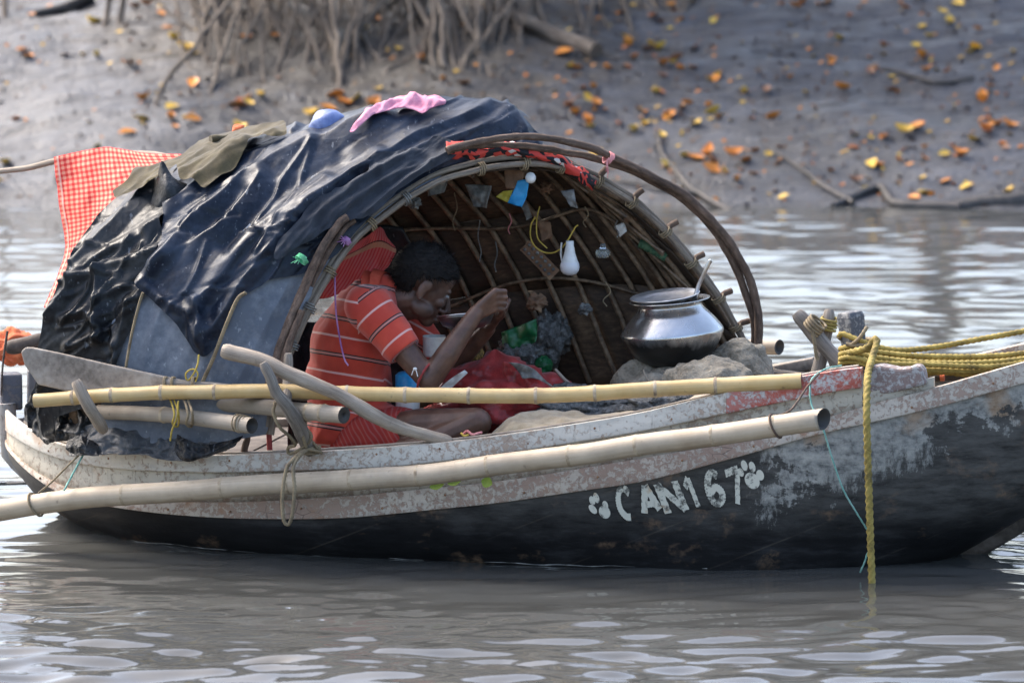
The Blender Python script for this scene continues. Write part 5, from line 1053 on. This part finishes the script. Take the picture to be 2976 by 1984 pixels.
rope([(2440, 975, .22), (2450, 970, .23), (2500, 990, .24), (2560, 1010, .22), (2620, 1018, .2), (2720, 1008, .16), (2850, 985, .12), (2976, 962, .08), (3150, 930, .0)], .0088, MT['rope_y'], None, name='rope_turn', parent=coil)
rope([(2436, 978, .20), (2460, 990, .12), (2520, 985, .1), (2548, 990, .2), (2500, 1004, .25), (2460, 1000, .25)], .0070, MT['rope_t'], None, name='rope_turn', parent=coil)
rope([(2470, 1005, .25), (2495, 985, .26), (2510, 965, .26), (2520, 950, .25)], .006, MT['rope_t'], None, name='rope_end', parent=coil)
rope([(2470, 1025, .28), (2520, 1010, .33), (2543, 985, .34), (2548, 1000, .36), (2535, 1040, .42), (2524, 1080, .52), (2520, 1130, .60), (2519, 1210, .655), (2522, 1330, .66), (2526, 1450, .655), (2530, 1580, .65), (2533, 1660, .645), (2534, 1720, .64)], .0112, MT['rope_y'], 'yellow anchor rope hanging down the hull from the bow into the water', name='anchor_rope', cat_='rope')
# crossed poles lashed behind the post
wood('crossed_pole', [(2313, 905, -.05), (2345, 945, -.05), (2400, 1010, -.04), (2450, 1062, -.02), (2480, 1110, .0)], [.026, .027, .026, .024], MT['wood_t'], 'grey pole leaning right in the crossed pair at the bow', 'pole')
wood('crossed_pole', [(2412, 900, -.16), (2405, 950, -.14), (2385, 1040, -.12), (2366, 1120, -.10)], [.020, .020, .022, .024], MT['wood_t'], 'dark topped pole leaning left in the crossed pair at the bow', 'pole')
wood('thin_stick', [(2395, 1010, -.1), (2410, 1040, -.1), (2432, 1100, -.08)], [.008, .009, .009], MT['wood_d'], 'thin dark stick beneath the crossed poles', 'stick')
for (x, y, v, m, lab) in ((2368, 945, -.03, 'rope_t', 'tan lashing round the crossed poles at the bow'), (2408, 940, -.13, 'rope_y', 'yellow lashing round the top of the dark pole at the bow')):
    c = pv(x, y, v); aa = np.linspace(0, 6.2832 * 4, 70); tl = Vector((.45, 0, .5)) if m == 'rope_t' else Vector((.1, 0, .6)); d = np.array(tl.normalized()); e1 = np.cross(d, S_); e1 /= np.linalg.norm(e1); rr = .031 if m == 'rope_t' else .026
    tag(obj('lashing_rope', MB().tube(np.array([c + rr * (e1 * math.cos(a) + S_ * math.sin(a)) + d * (.010 * (a / 6.2832 - 2) ) for a in aa]), .0046, 7, lobes=3, twist=220), MT[m]), lab, 'rope')
rope([(2360, 958, -.0), (2368, 1000, .0), (2372, 1030, .0), (2378, 1045, .0)], .006, MT['rope_t'], 'loose rope tail dangling from the crossed poles', name='rope_tail')
wood('dark_rod', [(2700, 1098, .12), (2780, 1096, .1), (2860, 1090, .08)], [.010, .010, .010], MT['wood_d'], 'dark rod with an orange mark lying on the bow deck', 'rod')
tag(obj('orange_float', MB().tube(PV([(2733, 1097, .14), (2745, 1097, .14)]), .0115, 10), MT['orange']), 'small orange band beneath the yellow rope coil', 'band')
# pot on a clay stove
stv = MB(); stv.ell(pv(2065, 1116, .06), (.155, .13, .085), None, 20, 28, .10, 9); stv.ell(pv(2145, 1088, -.22), (.12, .12, .11), None, 18, 24, .12, 9); stv.ell(pv(1855, 1122, -.10), (.085, .10, .085), None, 18, 24, .12, 9); stv.ell(pv(2000, 1138, -.08), (.24, .18, .085), None, 18, 24, .1, 9)
sto = remesh(obj('clay_stove', stv, MT['clay']), .009, 2); me = sto.data; V = np.array([v.co for v in me.vertices]); nn = np.array([v.normal for v in me.vertices]); dsp = .010 * fbm(V * 22, 4)
for i, v in enumerate(me.vertices): v.co = V[i] + nn[i] * dsp[i]
tag(sto, 'lumpy grey clay stove under the cooking pot', 'stove')
POTC = pv(1962, 1064, -.14); PT = Matrix.Rotation(R(-5), 3, 'Y').to_4x4()
pot = thing('cooking_pot', 'round steel cooking pot blackened with soot on its lower half', 'pot', POTC)
prof = [(0, 0), (.05, .001), (.09, .012), (.125, .038), (.150, .072), (.163, .100), (.165, .110), (.160, .120), (.145, .140), (.126, .162), (.110, .178), (.102, .190), (.101, .197), (.108, .204), (.128, .209), (.1295, .2105), (.127, .212), (.106, .2075), (.097, .198), (.096, .19), (.12, .16), (.155, .112), (.12, .045), (0, .01)]
pd = np.array(prof) * np.array([1.04, 1.06]); 
def potmat():
    s = NT('sooty_steel'); o = s.co('Object'); x, y, z = s.xyz(o); n = s.noise(s.co('Object', (40, 40, 4)), 1., 4, .6); n2 = s.noise(o, 6, 3); f = s.n('MapRange'); s.put(f.inputs[0], s.math('ADD', z, s.math('ADD', s.math('MULTIPLY', s.math('SUBTRACT', n, .5), .05), s.math('MULTIPLY', s.math('SUBTRACT', n2, .5), .05)))); f.inputs[1].default_value = .080; f.inputs[2].default_value = .118
    col = s.mix(f.outputs[0], (.05, .048, .046), s.ramp(n2, [(.3, (.46, .45, .43)), (.7, (.66, .66, .66))])); return s.out(col, s.math('MULTIPLY_ADD', n, .18, s.math('MULTIPLY_ADD', f.outputs[0], -.06, .22)), s.math('MULTIPLY_ADD', f.outputs[0], .2, .75), s.bump(s.noise(o, 14, 3), .25, .01))
obj('pot_body', MB().lathe(cat(np.c_[pd, 0 * pd[:, :1]], 90)[:, :2], 64, POTC, PT), potmat(), pot)
LC_ = POTC + np.array(PT.to_3x3() @ Vector((-.014, -.010, .229))); LT = (Matrix.Rotation(R(-6.5), 3, 'Y') @ Matrix.Rotation(R(3), 3, 'X')).to_4x4()
tag(obj('pot_lid', MB().lathe([(0, -.012), (.07, -.011), (.095, .0), (.115, .010), (.117, .012), (.115, .0135), (.094, .004), (.07, -.007), (0, -.008)], 56, LC_, LT), M_('pale_steel', [(.6, .6, .6), (.72, .72, .72), (.8, .8, .8)], 20, .42, .05, metal=1.)), 'shallow steel plate used as lid on the cooking pot', 'lid')
spn = thing('ladle', 'steel ladle handle sticking out of the cooking pot', 'ladle', pv(2012, 900, -.14))
obj('handle', MB().tube(arc(PV([(2005, 905, -.14), (2018, 870, -.14), (2030, 830, -.13), (2048, 790, -.12), (2062, 762, -.12), (2068, 757, -.12)]), .006)[0], .0055, 10, flat=(1.3, .6)), MT['steel'], spn); obj('cup', MB().ell(pv(2003, 925, -.14), (.03, .03, .02), None, 10, 16), MT['steel'], spn)
# things hanging inside the canopy
bulb = thing('light_bulb', 'white screw-base bulb hanging inside the canopy', 'bulb', pv(1655, 797, -.15)); bc = pv(1656, 700, -.15); S9 = 1 / 885.
obj('housing', MB().lathe([(0, 0), (.013, 0), (.0135, -.018), (.015, -.022), (.018, -.04), (.026, -.066), (.0285, -.070)], 28, bc), MT['white'], bulb)
obj('diffuser', MB().lathe([(.0285, -.070), (.0315, -.078), (.0325, -.088), (.030, -.100), (.022, -.110), (.010, -.115), (0, -.116)], 28, bc), NT('frosted').out((.62, .62, .64), .3), bulb)
rope([(1555, 630, -.2), (1542, 660, -.2), (1545, 700, -.2), (1570, 728, -.19), (1605, 735, -.18), (1635, 718, -.17), (1655, 690, -.16), (1672, 660, -.16), (1680, 655, -.16)], .0026, MT['string_y'], 'yellow string looped beside the light bulb', name='string', cat_='string', seg=6)
rope([(1568, 600, -.22), (1560, 640, -.21), (1562, 690, -.2), (1590, 722, -.2)], .0022, MT['string_y'], 'second strand of yellow string above the blister strip', name='string', cat_='string', seg=6)
rope([(1632, 705, -.16), (1630, 740, -.16), (1636, 770, -.16)], .003, MT['white'], 'white wire hanging alongside the light bulb', name='wire', cat_='wire', seg=6, lobes=0)
def sheet(name, corners, v, mat, lab, cat_, n=12, crumple=.006, solid=.001, fr=30, parent=None):
    c = np.array([[pv(*q, v if len(q) < 3 else q[2]) if len(q) < 3 else pv(*q) for q in row] for row in corners]); g = cat(c, n) if len(c) > 2 else np.linspace(c[0], c[1], n); g = cat(g.transpose(1, 0, 2), n) if g.shape[1] > 2 else np.linspace(g[:, 0], g[:, 1], n); g = g.transpose(1, 0, 2)
    g = g + S_ * (crumple * fbm(g * fr, 3))[..., None]; o = obj(name, MB().grid(g), mat, parent, solid=solid); return tag(o, lab, cat_) if lab else o
sheet('blue_sachet', [[(1505, 525), (1538, 520)], [(1490, 560), (1530, 570)], [(1474, 590), (1516, 602)]], -.02, MT['bluep'], 'bright blue sachet hanging under the canopy front', 'sachet')
sheet('yellow_sachet', [[(1462, 556), (1492, 552)], [(1440, 572), (1478, 590)]], -.04, MT['yellowp'], 'yellow sachet behind the blue one under the canopy', 'sachet')
sheet('paper_scrap', [[(1466, 492), (1525, 495)], [(1466, 520), (1518, 530)], [(1472, 548), (1500, 548)]], -.03, MT['paper'], 'brown paper scrap hanging from the front hoop', 'paper')
tag(obj('lamp_holder', MB().lathe([(0, .018), (.016, .018), (.018, .0), (.014, -.014), (.009, -.014), (.009, 0), (0, 0)], 20, pv(1542, 518, .0), Matrix.Rotation(R(70), 3, 'X').to_4x4()), MT['white']), 'white round lamp holder beside the blue sachet', 'lamp holder')
for cs, v, lab in (([[(1250, 530), (1305, 512)], [(1245, 570), (1290, 560)]], .05, 'grey plastic scrap hanging left under the canopy arch'), ([[(1352, 535), (1430, 540)], [(1375, 600), (1415, 605)]], -.05, 'dark grey plastic rag hanging under the canopy arch'), ([[(1630, 555), (1668, 550)], [(1660, 600), (1680, 606)]], -.1, 'pale grey plastic scrap hanging right of the sachets')):
    sheet('plastic_scrap', cs, v, MT['scrap'], lab, 'scrap', crumple=.012)
bs = thing('blister_strip', 'dark strip of small silver packets hanging on the far wall', 'strip', pv(1610, 800, -.3)); a0, b0 = pv(1525, 712, -.3), pv(1612, 800, -.3); ex = b0 - a0; wv = np.cross(ex / np.linalg.norm(ex), S_) * .024
obj('backing', MB().prism([a0 - wv, b0 - wv, b0 + wv, a0 + wv], S_ * -.003), MT['paper'], bs, smooth=False)
for k in range(7):
    for e in (-.5, .45): obj('packet', MB().ell(a0 + ex * (k + .6) / 7.5 + wv * e + S_ * .003, (.006, .005, .006), None, 6, 8), MT['scrap'], bs)
tag(obj('small_jar', MB().lathe([(0, .028), (.009, .028), (.010, .012), (.022, .006), (.025, -.006), (.021, -.018), (0, -.02)], 24, pv(1752, 732, -.32)), MT['glass']), 'small clear glass jar hung on the far wall', 'jar')
p_, _ = arc(PV([(1860, 705, -.40), (1898, 725, -.40), (1938, 748, -.40)]), .004); tw = obj('twine_spool', MB().tube(p_, .017 + .002 * np.sin(np.arange(len(p_)) * 2.2), 16), M_('dull_green_twine', [(.025, .07, .035), (.05, .12, .06), (.09, .17, .09)], 60, .8)); tag(tw, 'spool of dull green twine hung by the front hoop', 'spool')
hang = cat(np.array([PV([(1046, 700, -.30), (1075, 680, -.3), (1104, 660, -.30), (1128, 692, -.33)]), PV([(960, 770, -.28), (1030, 735, -.30), (1100, 705, -.3), (1154, 724, -.32)]), PV([(920, 812, -.28), (1000, 790, -.3), (1070, 775, -.31), (1134, 768, -.31)]), PV([(868, 868, -.28), (950, 866, -.29), (1035, 830, -.3), (1110, 790, -.30)])]), 24)
hang = cat(hang.transpose(1, 0, 2), 30).transpose(1, 0, 2); hang = hang + S_ * (.012 * fbm(hang * 18, 3))[..., None]
s = NT('red_striped_towel'); x, y, z = s.xyz(s.co('UV')); k_ = stripe(s, s.math('MULTIPLY', x, 19), .24); col = s.mix(s.math('MULTIPLY', k_, .55), (.55, .06, .07), (.62, .26, .24)); bnd = s.math('LESS_THAN', s.math('ABSOLUTE', s.math('SUBTRACT', y, .36)), .045); col = s.mix(s.math('MULTIPLY', bnd, .8), col, (.5, .33, .2)); b2 = s.math('LESS_THAN', s.math('ABSOLUTE', s.math('SUBTRACT', y, .30)), .012); col = s.mix(b2, col, (.05, .02, .02)); s.out(col, .9)
tag(obj('striped_towel', MB().grid(hang), s.m, solid=.002), 'red striped towel hanging at the rear opening behind the man', 'towel')
# black curtain across the rear of the canopy, leaving a gap
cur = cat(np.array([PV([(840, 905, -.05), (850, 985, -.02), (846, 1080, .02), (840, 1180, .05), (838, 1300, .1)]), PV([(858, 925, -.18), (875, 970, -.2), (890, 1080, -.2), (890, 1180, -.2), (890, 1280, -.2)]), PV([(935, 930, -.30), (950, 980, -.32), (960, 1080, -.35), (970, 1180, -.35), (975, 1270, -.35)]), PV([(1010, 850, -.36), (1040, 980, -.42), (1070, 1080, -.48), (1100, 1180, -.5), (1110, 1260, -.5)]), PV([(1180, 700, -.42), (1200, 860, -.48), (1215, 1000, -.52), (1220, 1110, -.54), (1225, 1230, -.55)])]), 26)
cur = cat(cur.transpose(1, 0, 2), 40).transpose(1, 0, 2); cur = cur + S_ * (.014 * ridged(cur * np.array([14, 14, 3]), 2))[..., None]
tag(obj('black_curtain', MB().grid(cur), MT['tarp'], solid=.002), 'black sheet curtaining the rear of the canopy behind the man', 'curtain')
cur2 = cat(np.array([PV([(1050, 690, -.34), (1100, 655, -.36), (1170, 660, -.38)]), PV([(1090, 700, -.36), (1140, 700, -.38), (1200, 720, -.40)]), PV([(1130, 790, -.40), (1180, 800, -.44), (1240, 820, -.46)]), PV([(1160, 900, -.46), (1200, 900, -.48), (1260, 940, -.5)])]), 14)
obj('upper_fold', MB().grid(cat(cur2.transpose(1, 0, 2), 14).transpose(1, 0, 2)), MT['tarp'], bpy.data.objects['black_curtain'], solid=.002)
rope([(975, 745, .40), (973, 800, .42), (976, 900, .44), (986, 975, .46), (1000, 1040, .47), (1012, 1062, .48)], .0028, MT['twine_purple'], 'purple plastic ribbon dangling from the hoop over the shirt', name='ribbon', cat_='ribbon', seg=6, lobes=0)
for (x, y, fw, m, lab, r) in ((878, 753, .075, 'twine_green', 'frayed green twine tied on the near branch', .020), (1768, 460, .065, 'twine_pink', 'pink string tied round the bent branches', .021), (1007, 700, .04, 'twine_purple', 'purple twine knotted on the inside of the hoop', .014)):
    c = hpl([(x, y)], fw)[0]; t = thing('string_tie', lab, 'string', c); tg = np.array([.75, 0, .66]) if x < 1500 else np.array([.9, 0, -.45]); e1 = np.cross(tg, hn); e1 /= np.linalg.norm(e1)
    aa = np.linspace(0, 6.2832 * 4, 60); obj('winding', MB().tube(np.array([c + r * (hn * math.cos(a) + e1 * math.sin(a)) + tg * .004 * (a / 6.28 - 2) for a in aa]), .0026, 5), MT[m], t)
    for k in range(9 if m != 'twine_pink' else 3):
        d = rng.normal(size=3) * .5 + np.array([-.9, -.5, .1]) if m != 'twine_pink' else np.array([0, -.3, -1]) + rng.normal(size=3) * .1; d /= np.linalg.norm(d); L = random.uniform(.015, .035) * (2 if m == 'twine_pink' else 1); b = c - hn * .0 + S_ * r
        obj('loose_end', MB().tube(np.array([b, b + d * L * .5 + (0, 0, .002), b + d * L]), .0012, 5), MT[m], t)
def lump(name, c, r, mat, lab, cat_, nz=.15, fr=8, rot=0., vox=0):
    o = obj(name, MB().ell(c, r, Matrix.Rotation(rot, 3, 'Y').to_4x4(), 30, 44, nz, fr), mat); V = np.array([v.co for v in o.data.vertices]); L = np.linalg.norm(V - V.mean(0), axis=1)[:, None]; D = (V - V.mean(0)) / (L + 1e-9)
    dsp = nz * .22 * np.mean(r) * ridged(V * 16 / max(.5, np.mean(r) * 8), 3)
    for i, v in enumerate(o.data.vertices): v.co = Vector(V[i] + D[i] * dsp[i])
    return tag(o, lab, cat_)
# more odds and ends inside the canopy
for k, (x, y, L, sw_, m) in enumerate([(1320, 560, 110, 8, 'rope_t'), (1395, 640, 120, -6, 'scrap'), (1440, 700, 90, 5, 'scrap'), (1700, 600, 60, 10, 'rope_t'), (1795, 640, 50, -8, 'scrap'), (1760, 820, 70, 14, 'rope_t'), (1480, 620, 60, 6, 'twine_pink')]):
    rope([(x, y, -.3), (x + sw_, y + L * .4, -.3), (x - sw_ * .5, y + L * .75, -.3), (x + sw_ * .3, y + L, -.29)], .0022, MT[m], ['thin tan string hanging from the arch above the head', 'grey string hanging down behind the man', 'grey thread hanging beside the raised hand', 'short tan string hanging beside the pale scrap', 'short grey string hanging near the glass jar', 'curled tan string low on the far wall', 'pinkish string hanging left of the blister strip'][k], name='hanging_string', cat_='string', seg=5, lobes=0)
for k, (x, y, r, m, lab) in enumerate([(1835, 630, .018, 'paper', 'brown paper wad tucked behind the front hoop'), (1800, 600, .014, 'scrap', 'grey wad stuffed in the canopy roof'), (1590, 545, .016, 'paper', 'brown wad stuffed beside the blue sachet'), (1700, 900, .016, 'scrap', 'grey wad stuck in the lower far wall'), (1560, 880, .024, 'paper', 'brown cloth wad stuck on the far wall behind the hand'), (1205, 590, .016, 'scrap', 'grey rag stuffed under the near side of the arch')]):
    lump('stuffed_rag', pv(x, y, -.34 if x > 1300 else .1), (r * 1.3, r, r), MT[m], lab, 'rag', .45, 12)
for k, (cs, m, lab) in enumerate(([[[(1560, 640), (1600, 645)], [(1575, 700), (1605, 690)]], 'paper', 'torn brown paper strip above the blister strip'], [[[(1500, 560), (1530, 640)], [(1520, 555), (1545, 632)]], 'scrap', 'narrow grey plastic strip hanging under the blue sachet'], [[[(1790, 655), (1815, 645)], [(1800, 690), (1822, 672)]], 'white', 'small white scrap stuck beside the glass jar'], [[[(1840, 610), (1862, 640)], [(1828, 650), (1850, 668)]], 'paper', 'brown leaf-like scrap hanging from the hoop lashing'])):
    sheet('wall_scrap', cs, -.36, MT[m], lab, 'scrap', crumple=.014)
# goods on the floor
lump('red_sack', pv(1440, 1170, .10), (.20, .16, .12), MT['red'], 'crumpled red plastic sack on the boat floor beside the man', 'sack', .35)
sheet('red_bag_flap', [[(1462, 1048), (1500, 1060), (1560, 1110)], [(1465, 1090), (1530, 1080), (1600, 1125)], [(1500, 1130), (1540, 1130), (1600, 1150)]], .22, MT['red'], 'upturned red flap of an open plastic bag', 'bag', 20, .02, .002, 14)
sheet('silver_bag', [[(1480, 1052), (1540, 1065), (1590, 1110)], [(1520, 1100), (1560, 1100), (1610, 1130)]], .26, MT['scrap'], 'greyish silver lining of the open plastic bag', 'bag', 16, .02, .002, 14)
sheet('white_wrapper', [[(1275, 1130), (1310, 1100), (1350, 1075)], [(1290, 1150), (1320, 1120), (1362, 1082)]], .28, MT['white'], 'thin white wrapper edge beside the red sack', 'wrapper', 12, .015)
bp = cat(np.array([PV([(1418, 1268, .50), (1480, 1225, .45), (1580, 1190, .4), (1700, 1195, .4), (1830, 1200, .42)]), PV([(1420, 1290, .54), (1490, 1262, .55), (1600, 1240, .55), (1710, 1228, .55), (1850, 1195, .52)]), PV([(1425, 1330, .53), (1500, 1310, .55), (1600, 1290, .56), (1710, 1270, .56), (1860, 1230, .54)])]), 20)
bp = cat(bp.transpose(1, 0, 2), 50).transpose(1, 0, 2); bp = bp + np.array([0, 0, 1.]) * (.018 * fbm(bp * 11, 3))[..., None] + S_ * (.012 * fbm(bp * 15 + 4, 3))[..., None]
tag(obj('burlap_sack', MB().grid(bp), MT['burlap'], solid=.004), 'beige burlap sacking spread along the near gunwale', 'sack')
lump('net_heap', pv(1720, 1200, .12), (.22, .18, .07), MT['net'], 'heap of dark tangled netting and scraps on the boat floor', 'netting', .4, 14)
lump('net_heap', pv(1960, 1190, .25), (.16, .14, .055), MT['net'], 'low dark net heap beside the clay stove', 'netting', .4, 14)
lump('net_bag', pv(1600, 985, -.36), (.055, .05, .085), MT['net'], 'translucent grey net bag hanging on the far wall', 'bag', .35, 14)
lump('net_bag', pv(1510, 1030, -.30), (.075, .06, .055), MT['net'], 'grey netting bundle below the green bag', 'bag', .4, 14)
sheet('green_bag', [[(1458, 965), (1510, 945), (1560, 925)], [(1462, 1000), (1515, 985), (1562, 985)], [(1470, 1018), (1510, 1008), (1545, 1000)]], -.26, MT['greenbag'], 'bright green plastic bag hanging inside the canopy', 'bag', 18, .03, .002, 16)
lump('green_bottle', pv(1578, 1068, -.28), (.03, .03, .035), MT['greenbag'], 'small green lump behind the red bag', 'bag', .2)
lump('ochre_net', pv(1368, 1030, -.05), (.035, .035, .045), MT['ochre'], 'ochre netted bundle hanging behind the forearm', 'net', .25, 14)
rope([(1335, 1080, .0), (1338, 1020, .0), (1345, 985, .0), (1380, 1000, .0), (1395, 985, .0)], .003, MT['string_y'], 'yellowish string hanging above the ochre bundle', name='string', cat_='string', seg=6)
mug = thing('white_mug', 'white enamel mug standing behind the elbow of the man', 'mug', pv(1262, 1040, .22)); mc = pv(1262, 1035, .2)
obj('mug_body', MB().lathe([(0, 0), (.034, 0), (.037, .01), (.038, .065), (.0395, .068), (.036, .068), (.034, .01), (0, .008)], 30, mc), MT['white'], mug)
obj('handle', MB().tube(np.array([mc + A_ * (.037 + .02 * math.sin(a)) + np.array([0, 0, .035 + .022 * math.cos(a)]) for a in np.linspace(0, 3.1416, 14)]), .004, 7), MT['white'], mug)
jar = thing('plastic_jar', 'white plastic jar with a blue band beside the man', 'jar', pv(1182, 1180, .28)); jc = pv(1185, 1190, .26)
obj('jar_body', MB().lathe([(0, 0), (.036, 0), (.04, .008), (.04, .075), (.036, .08), (0, .08)], 28, jc), MT['white'], jar); obj('band', MB().lathe([(.041, .07), (.041, .115), (.03, .125), (0, .126)], 28, jc), MT['bluep'], jar)
wood('pale_stick', [(1612, 1072, .0), (1640, 1105, .02), (1675, 1135, .05)], [.0055, .006, .006], MT['drift'], 'thin pale stick leaning beside the red bag', 'stick')
for k, (pts, lab) in enumerate((([(1868, 1075, .1), (1878, 1100, .1), (1890, 1110, .1)], 'thin twig curled up before the clay stove'), ([(1900, 1100, .16), (1906, 1118, .16), (1920, 1128, .17)], 'short grey twig on the lip of the clay stove'), ([(2085, 1085, .18), (2075, 1098, .18), (2060, 1105, .18)], 'tiny pale twig on the front of the clay stove'))): wood('twig', pts, [.003, .0026, .002], MT['drift'], lab, 'twig', 6)
tag(obj('pale_board', MB().prism(PV([(2000, 1160), (2080, 1150), (2080, 1168), (2000, 1175)], .52), -S_ * .10), MT['bam_p'], smooth=False), 'pale board end beneath the yellow pole near the bow', 'board')
# black plastic draped along the stern rail
def net_sheet(name, rows, mat, lab, cat_, amp=.02, fr=(16, 16, 12), n=(36, 80), seed=0):
    g = cat(np.array([PV(r) for r in rows]), n[0]); g = cat(g.transpose(1, 0, 2), n[1]).transpose(1, 0, 2); g = g + S_ * (amp * ridged(g * np.array(fr) + seed, 3))[..., None] + np.array([0, 0, 1.]) * (amp * .5 * fbm(g * 14 + seed, 3))[..., None]
    return tag(obj(name, MB().grid(g), mat, solid=.002), lab, cat_)
net_sheet('plastic_sheet', [[(112, 1100, .40), (170, 1130, .46), (240, 1150, .52), (330, 1165, .55)], [(85, 1165, .38), (150, 1190, .48), (240, 1200, .56), (330, 1215, .6)], [(78, 1215, .34), (140, 1240, .48), (230, 1250, .58), (320, 1262, .62)], [(112, 1262, .42), (150, 1285, .5), (220, 1290, .58), (310, 1300, .63)]], MT['tarp'], 'black plastic bunched inside the stern below the oar', 'plastic sheet', .022)
net_sheet('plastic_sheet', [[(230, 1235, .58), (330, 1225, .62), (450, 1232, .62), (560, 1240, .62), (700, 1255, .62)], [(215, 1285, .60), (330, 1268, .66), (450, 1272, .66), (560, 1285, .66), (690, 1285, .65)], [(205, 1318, .64), (290, 1322, .70), (400, 1316, .70), (540, 1340, .71), (660, 1305, .66)]], pm('dusty_black_plastic', (.05, .055, .062), (.12, .12, .12), (.09, .09, .09), .5, .05, rough=.45), 'dusty grey-black plastic sheet lying over the stern rail', 'plastic sheet', .016, seed=4)
net_sheet('plastic_strip', [[(515, 1262, .70), (545, 1280, .72), (600, 1290, .71), (650, 1280, .70), (706, 1262, .68)], [(508, 1310, .72), (540, 1325, .74), (590, 1318, .73), (640, 1300, .72), (700, 1275, .69)], [(522, 1336, .725), (550, 1343, .73), (585, 1330, .73), (630, 1308, .72), (690, 1282, .69)]], MT['tarp'], 'shiny black plastic strip folded over the upper rail', 'plastic strip', .012, seed=8)
net_sheet('plastic_tip', [[(200, 1275, .64), (230, 1262, .66), (262, 1275, .67), (290, 1290, .67)], [(195, 1300, .66), (225, 1290, .69), (255, 1300, .70), (285, 1310, .69)], [(215, 1320, .68), (235, 1315, .70), (262, 1322, .71), (292, 1324, .70)]], MT['tarp'], 'small black plastic corner hooked on the stern rail', 'plastic strip', .012, seed=12)
# blocks, bundle and log at the stern behind the oar
tag(obj('stern_block', MB().box(pv(30, 1135, -.05), (.036, .05, .06), Matrix.Rotation(.2, 3, 'Z').to_4x4(), .004), pm('blue_grey_wood', (.13, .14, .17), (.2, .18, .17), (.08, .08, .09), .6, .05), smooth=False, bevel=.008), 'weathered blue-grey block standing at the very end of the stern', 'block')
tag(obj('stern_block', MB().box(pv(100, 1130, -.02), (.026, .05, .07), Matrix.Rotation(.1, 3, 'Z').to_4x4(), .004), pm('grey_wood_block', (.18, .18, .19), (.2, .18, .17), (.08, .08, .09), .6, .05), smooth=False, bevel=.008), 'weathered grey block behind the tip of the oar blade', 'block')
lump('orange_bundle', pv(40, 1008, -.25), (.075, .06, .055), MT['orange'], 'faded orange cloth bundle at the stern beyond the oar', 'bundle', .3)
wood('stern_log', [(18, 1010, -.12), (70, 1000, -.13), (130, 985, -.15)], [.026, .024, .024], MT['wood_d'], 'dark log end lying on the orange bundle', 'log')
wood('thin_rod', [(20, 962, -.0), (12, 1040, .0), (3, 1150, .02)], [.005, .004, .004], MT['wood_d'], 'thin black rod leaning at the stern', 'rod')
for sx in (-.04, .1): pass
# leaves caught on the hull, thread on the rail
for (x, y, L, a, k, lab) in ((1272, 1412, .05, .25, 0, 'green leaf caught lowest between thick pole and lower rail'), (1322, 1402, .045, .2, 1, 'narrow green leaf caught between thick pole and lower rail'), (1416, 1402, .038, -.3, 0, 'round bright green leaf stuck on the lower rail')):
    o = bpy.data.objects.new('green_leaf', leafmesh('green_leaf', .3, MT['greenleaf'])); COL.objects.link(o); o.location = pv(x, y, .722); o.scale = (L, L * (1.6 if x > 1400 else .9), L); o.rotation_euler = (R(70), a * -1, -THETA); tag(o, lab, 'leaf')
rope([(1345, 1262, .69), (1358, 1252, .7), (1372, 1262, .71), (1390, 1258, .71), (1400, 1256, .7)], .004, MT['twine_pink'], 'pink thread caught on the inner rail', name='thread', cat_='thread', seg=6)
rope([(1340, 1258, .69), (1350, 1266, .7), (1362, 1262, .7)], .0035, MT['string_y'], 'yellow thread caught on the inner rail', name='thread', cat_='thread', seg=6)
wood('red_stake', [(778, 1215, .60), (782, 1260, .60), (785, 1330, .60)], [.008, .009, .009], M_('red_painted_wood', [(.2, .03, .025), (.32, .045, .04), (.4, .1, .08)], 20, .7), 'red painted stake at the near foot of the canopy', 'stake')
wood('brown_stake', [(722, 1270, .62), (712, 1300, .62), (706, 1330, .62)], [.011, .011, .011], MT['bark'], 'brown stake beside the end of the grey pole', 'stake')
# pale tube modelled as the bright highlight along the hull's water edge
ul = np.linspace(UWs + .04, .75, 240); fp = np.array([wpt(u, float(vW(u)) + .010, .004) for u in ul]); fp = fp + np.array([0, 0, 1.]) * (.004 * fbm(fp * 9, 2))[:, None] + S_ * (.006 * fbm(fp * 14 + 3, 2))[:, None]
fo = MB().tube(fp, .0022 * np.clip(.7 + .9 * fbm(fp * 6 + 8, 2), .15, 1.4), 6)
tag(obj('waterline_highlight', fo, MT['scrap']), 'thin pale line modelled as the highlight where the hull meets the water', 'highlight', kind='stuff')
for o in list(SC.objects):
    if '_m' in o: del o['_m']
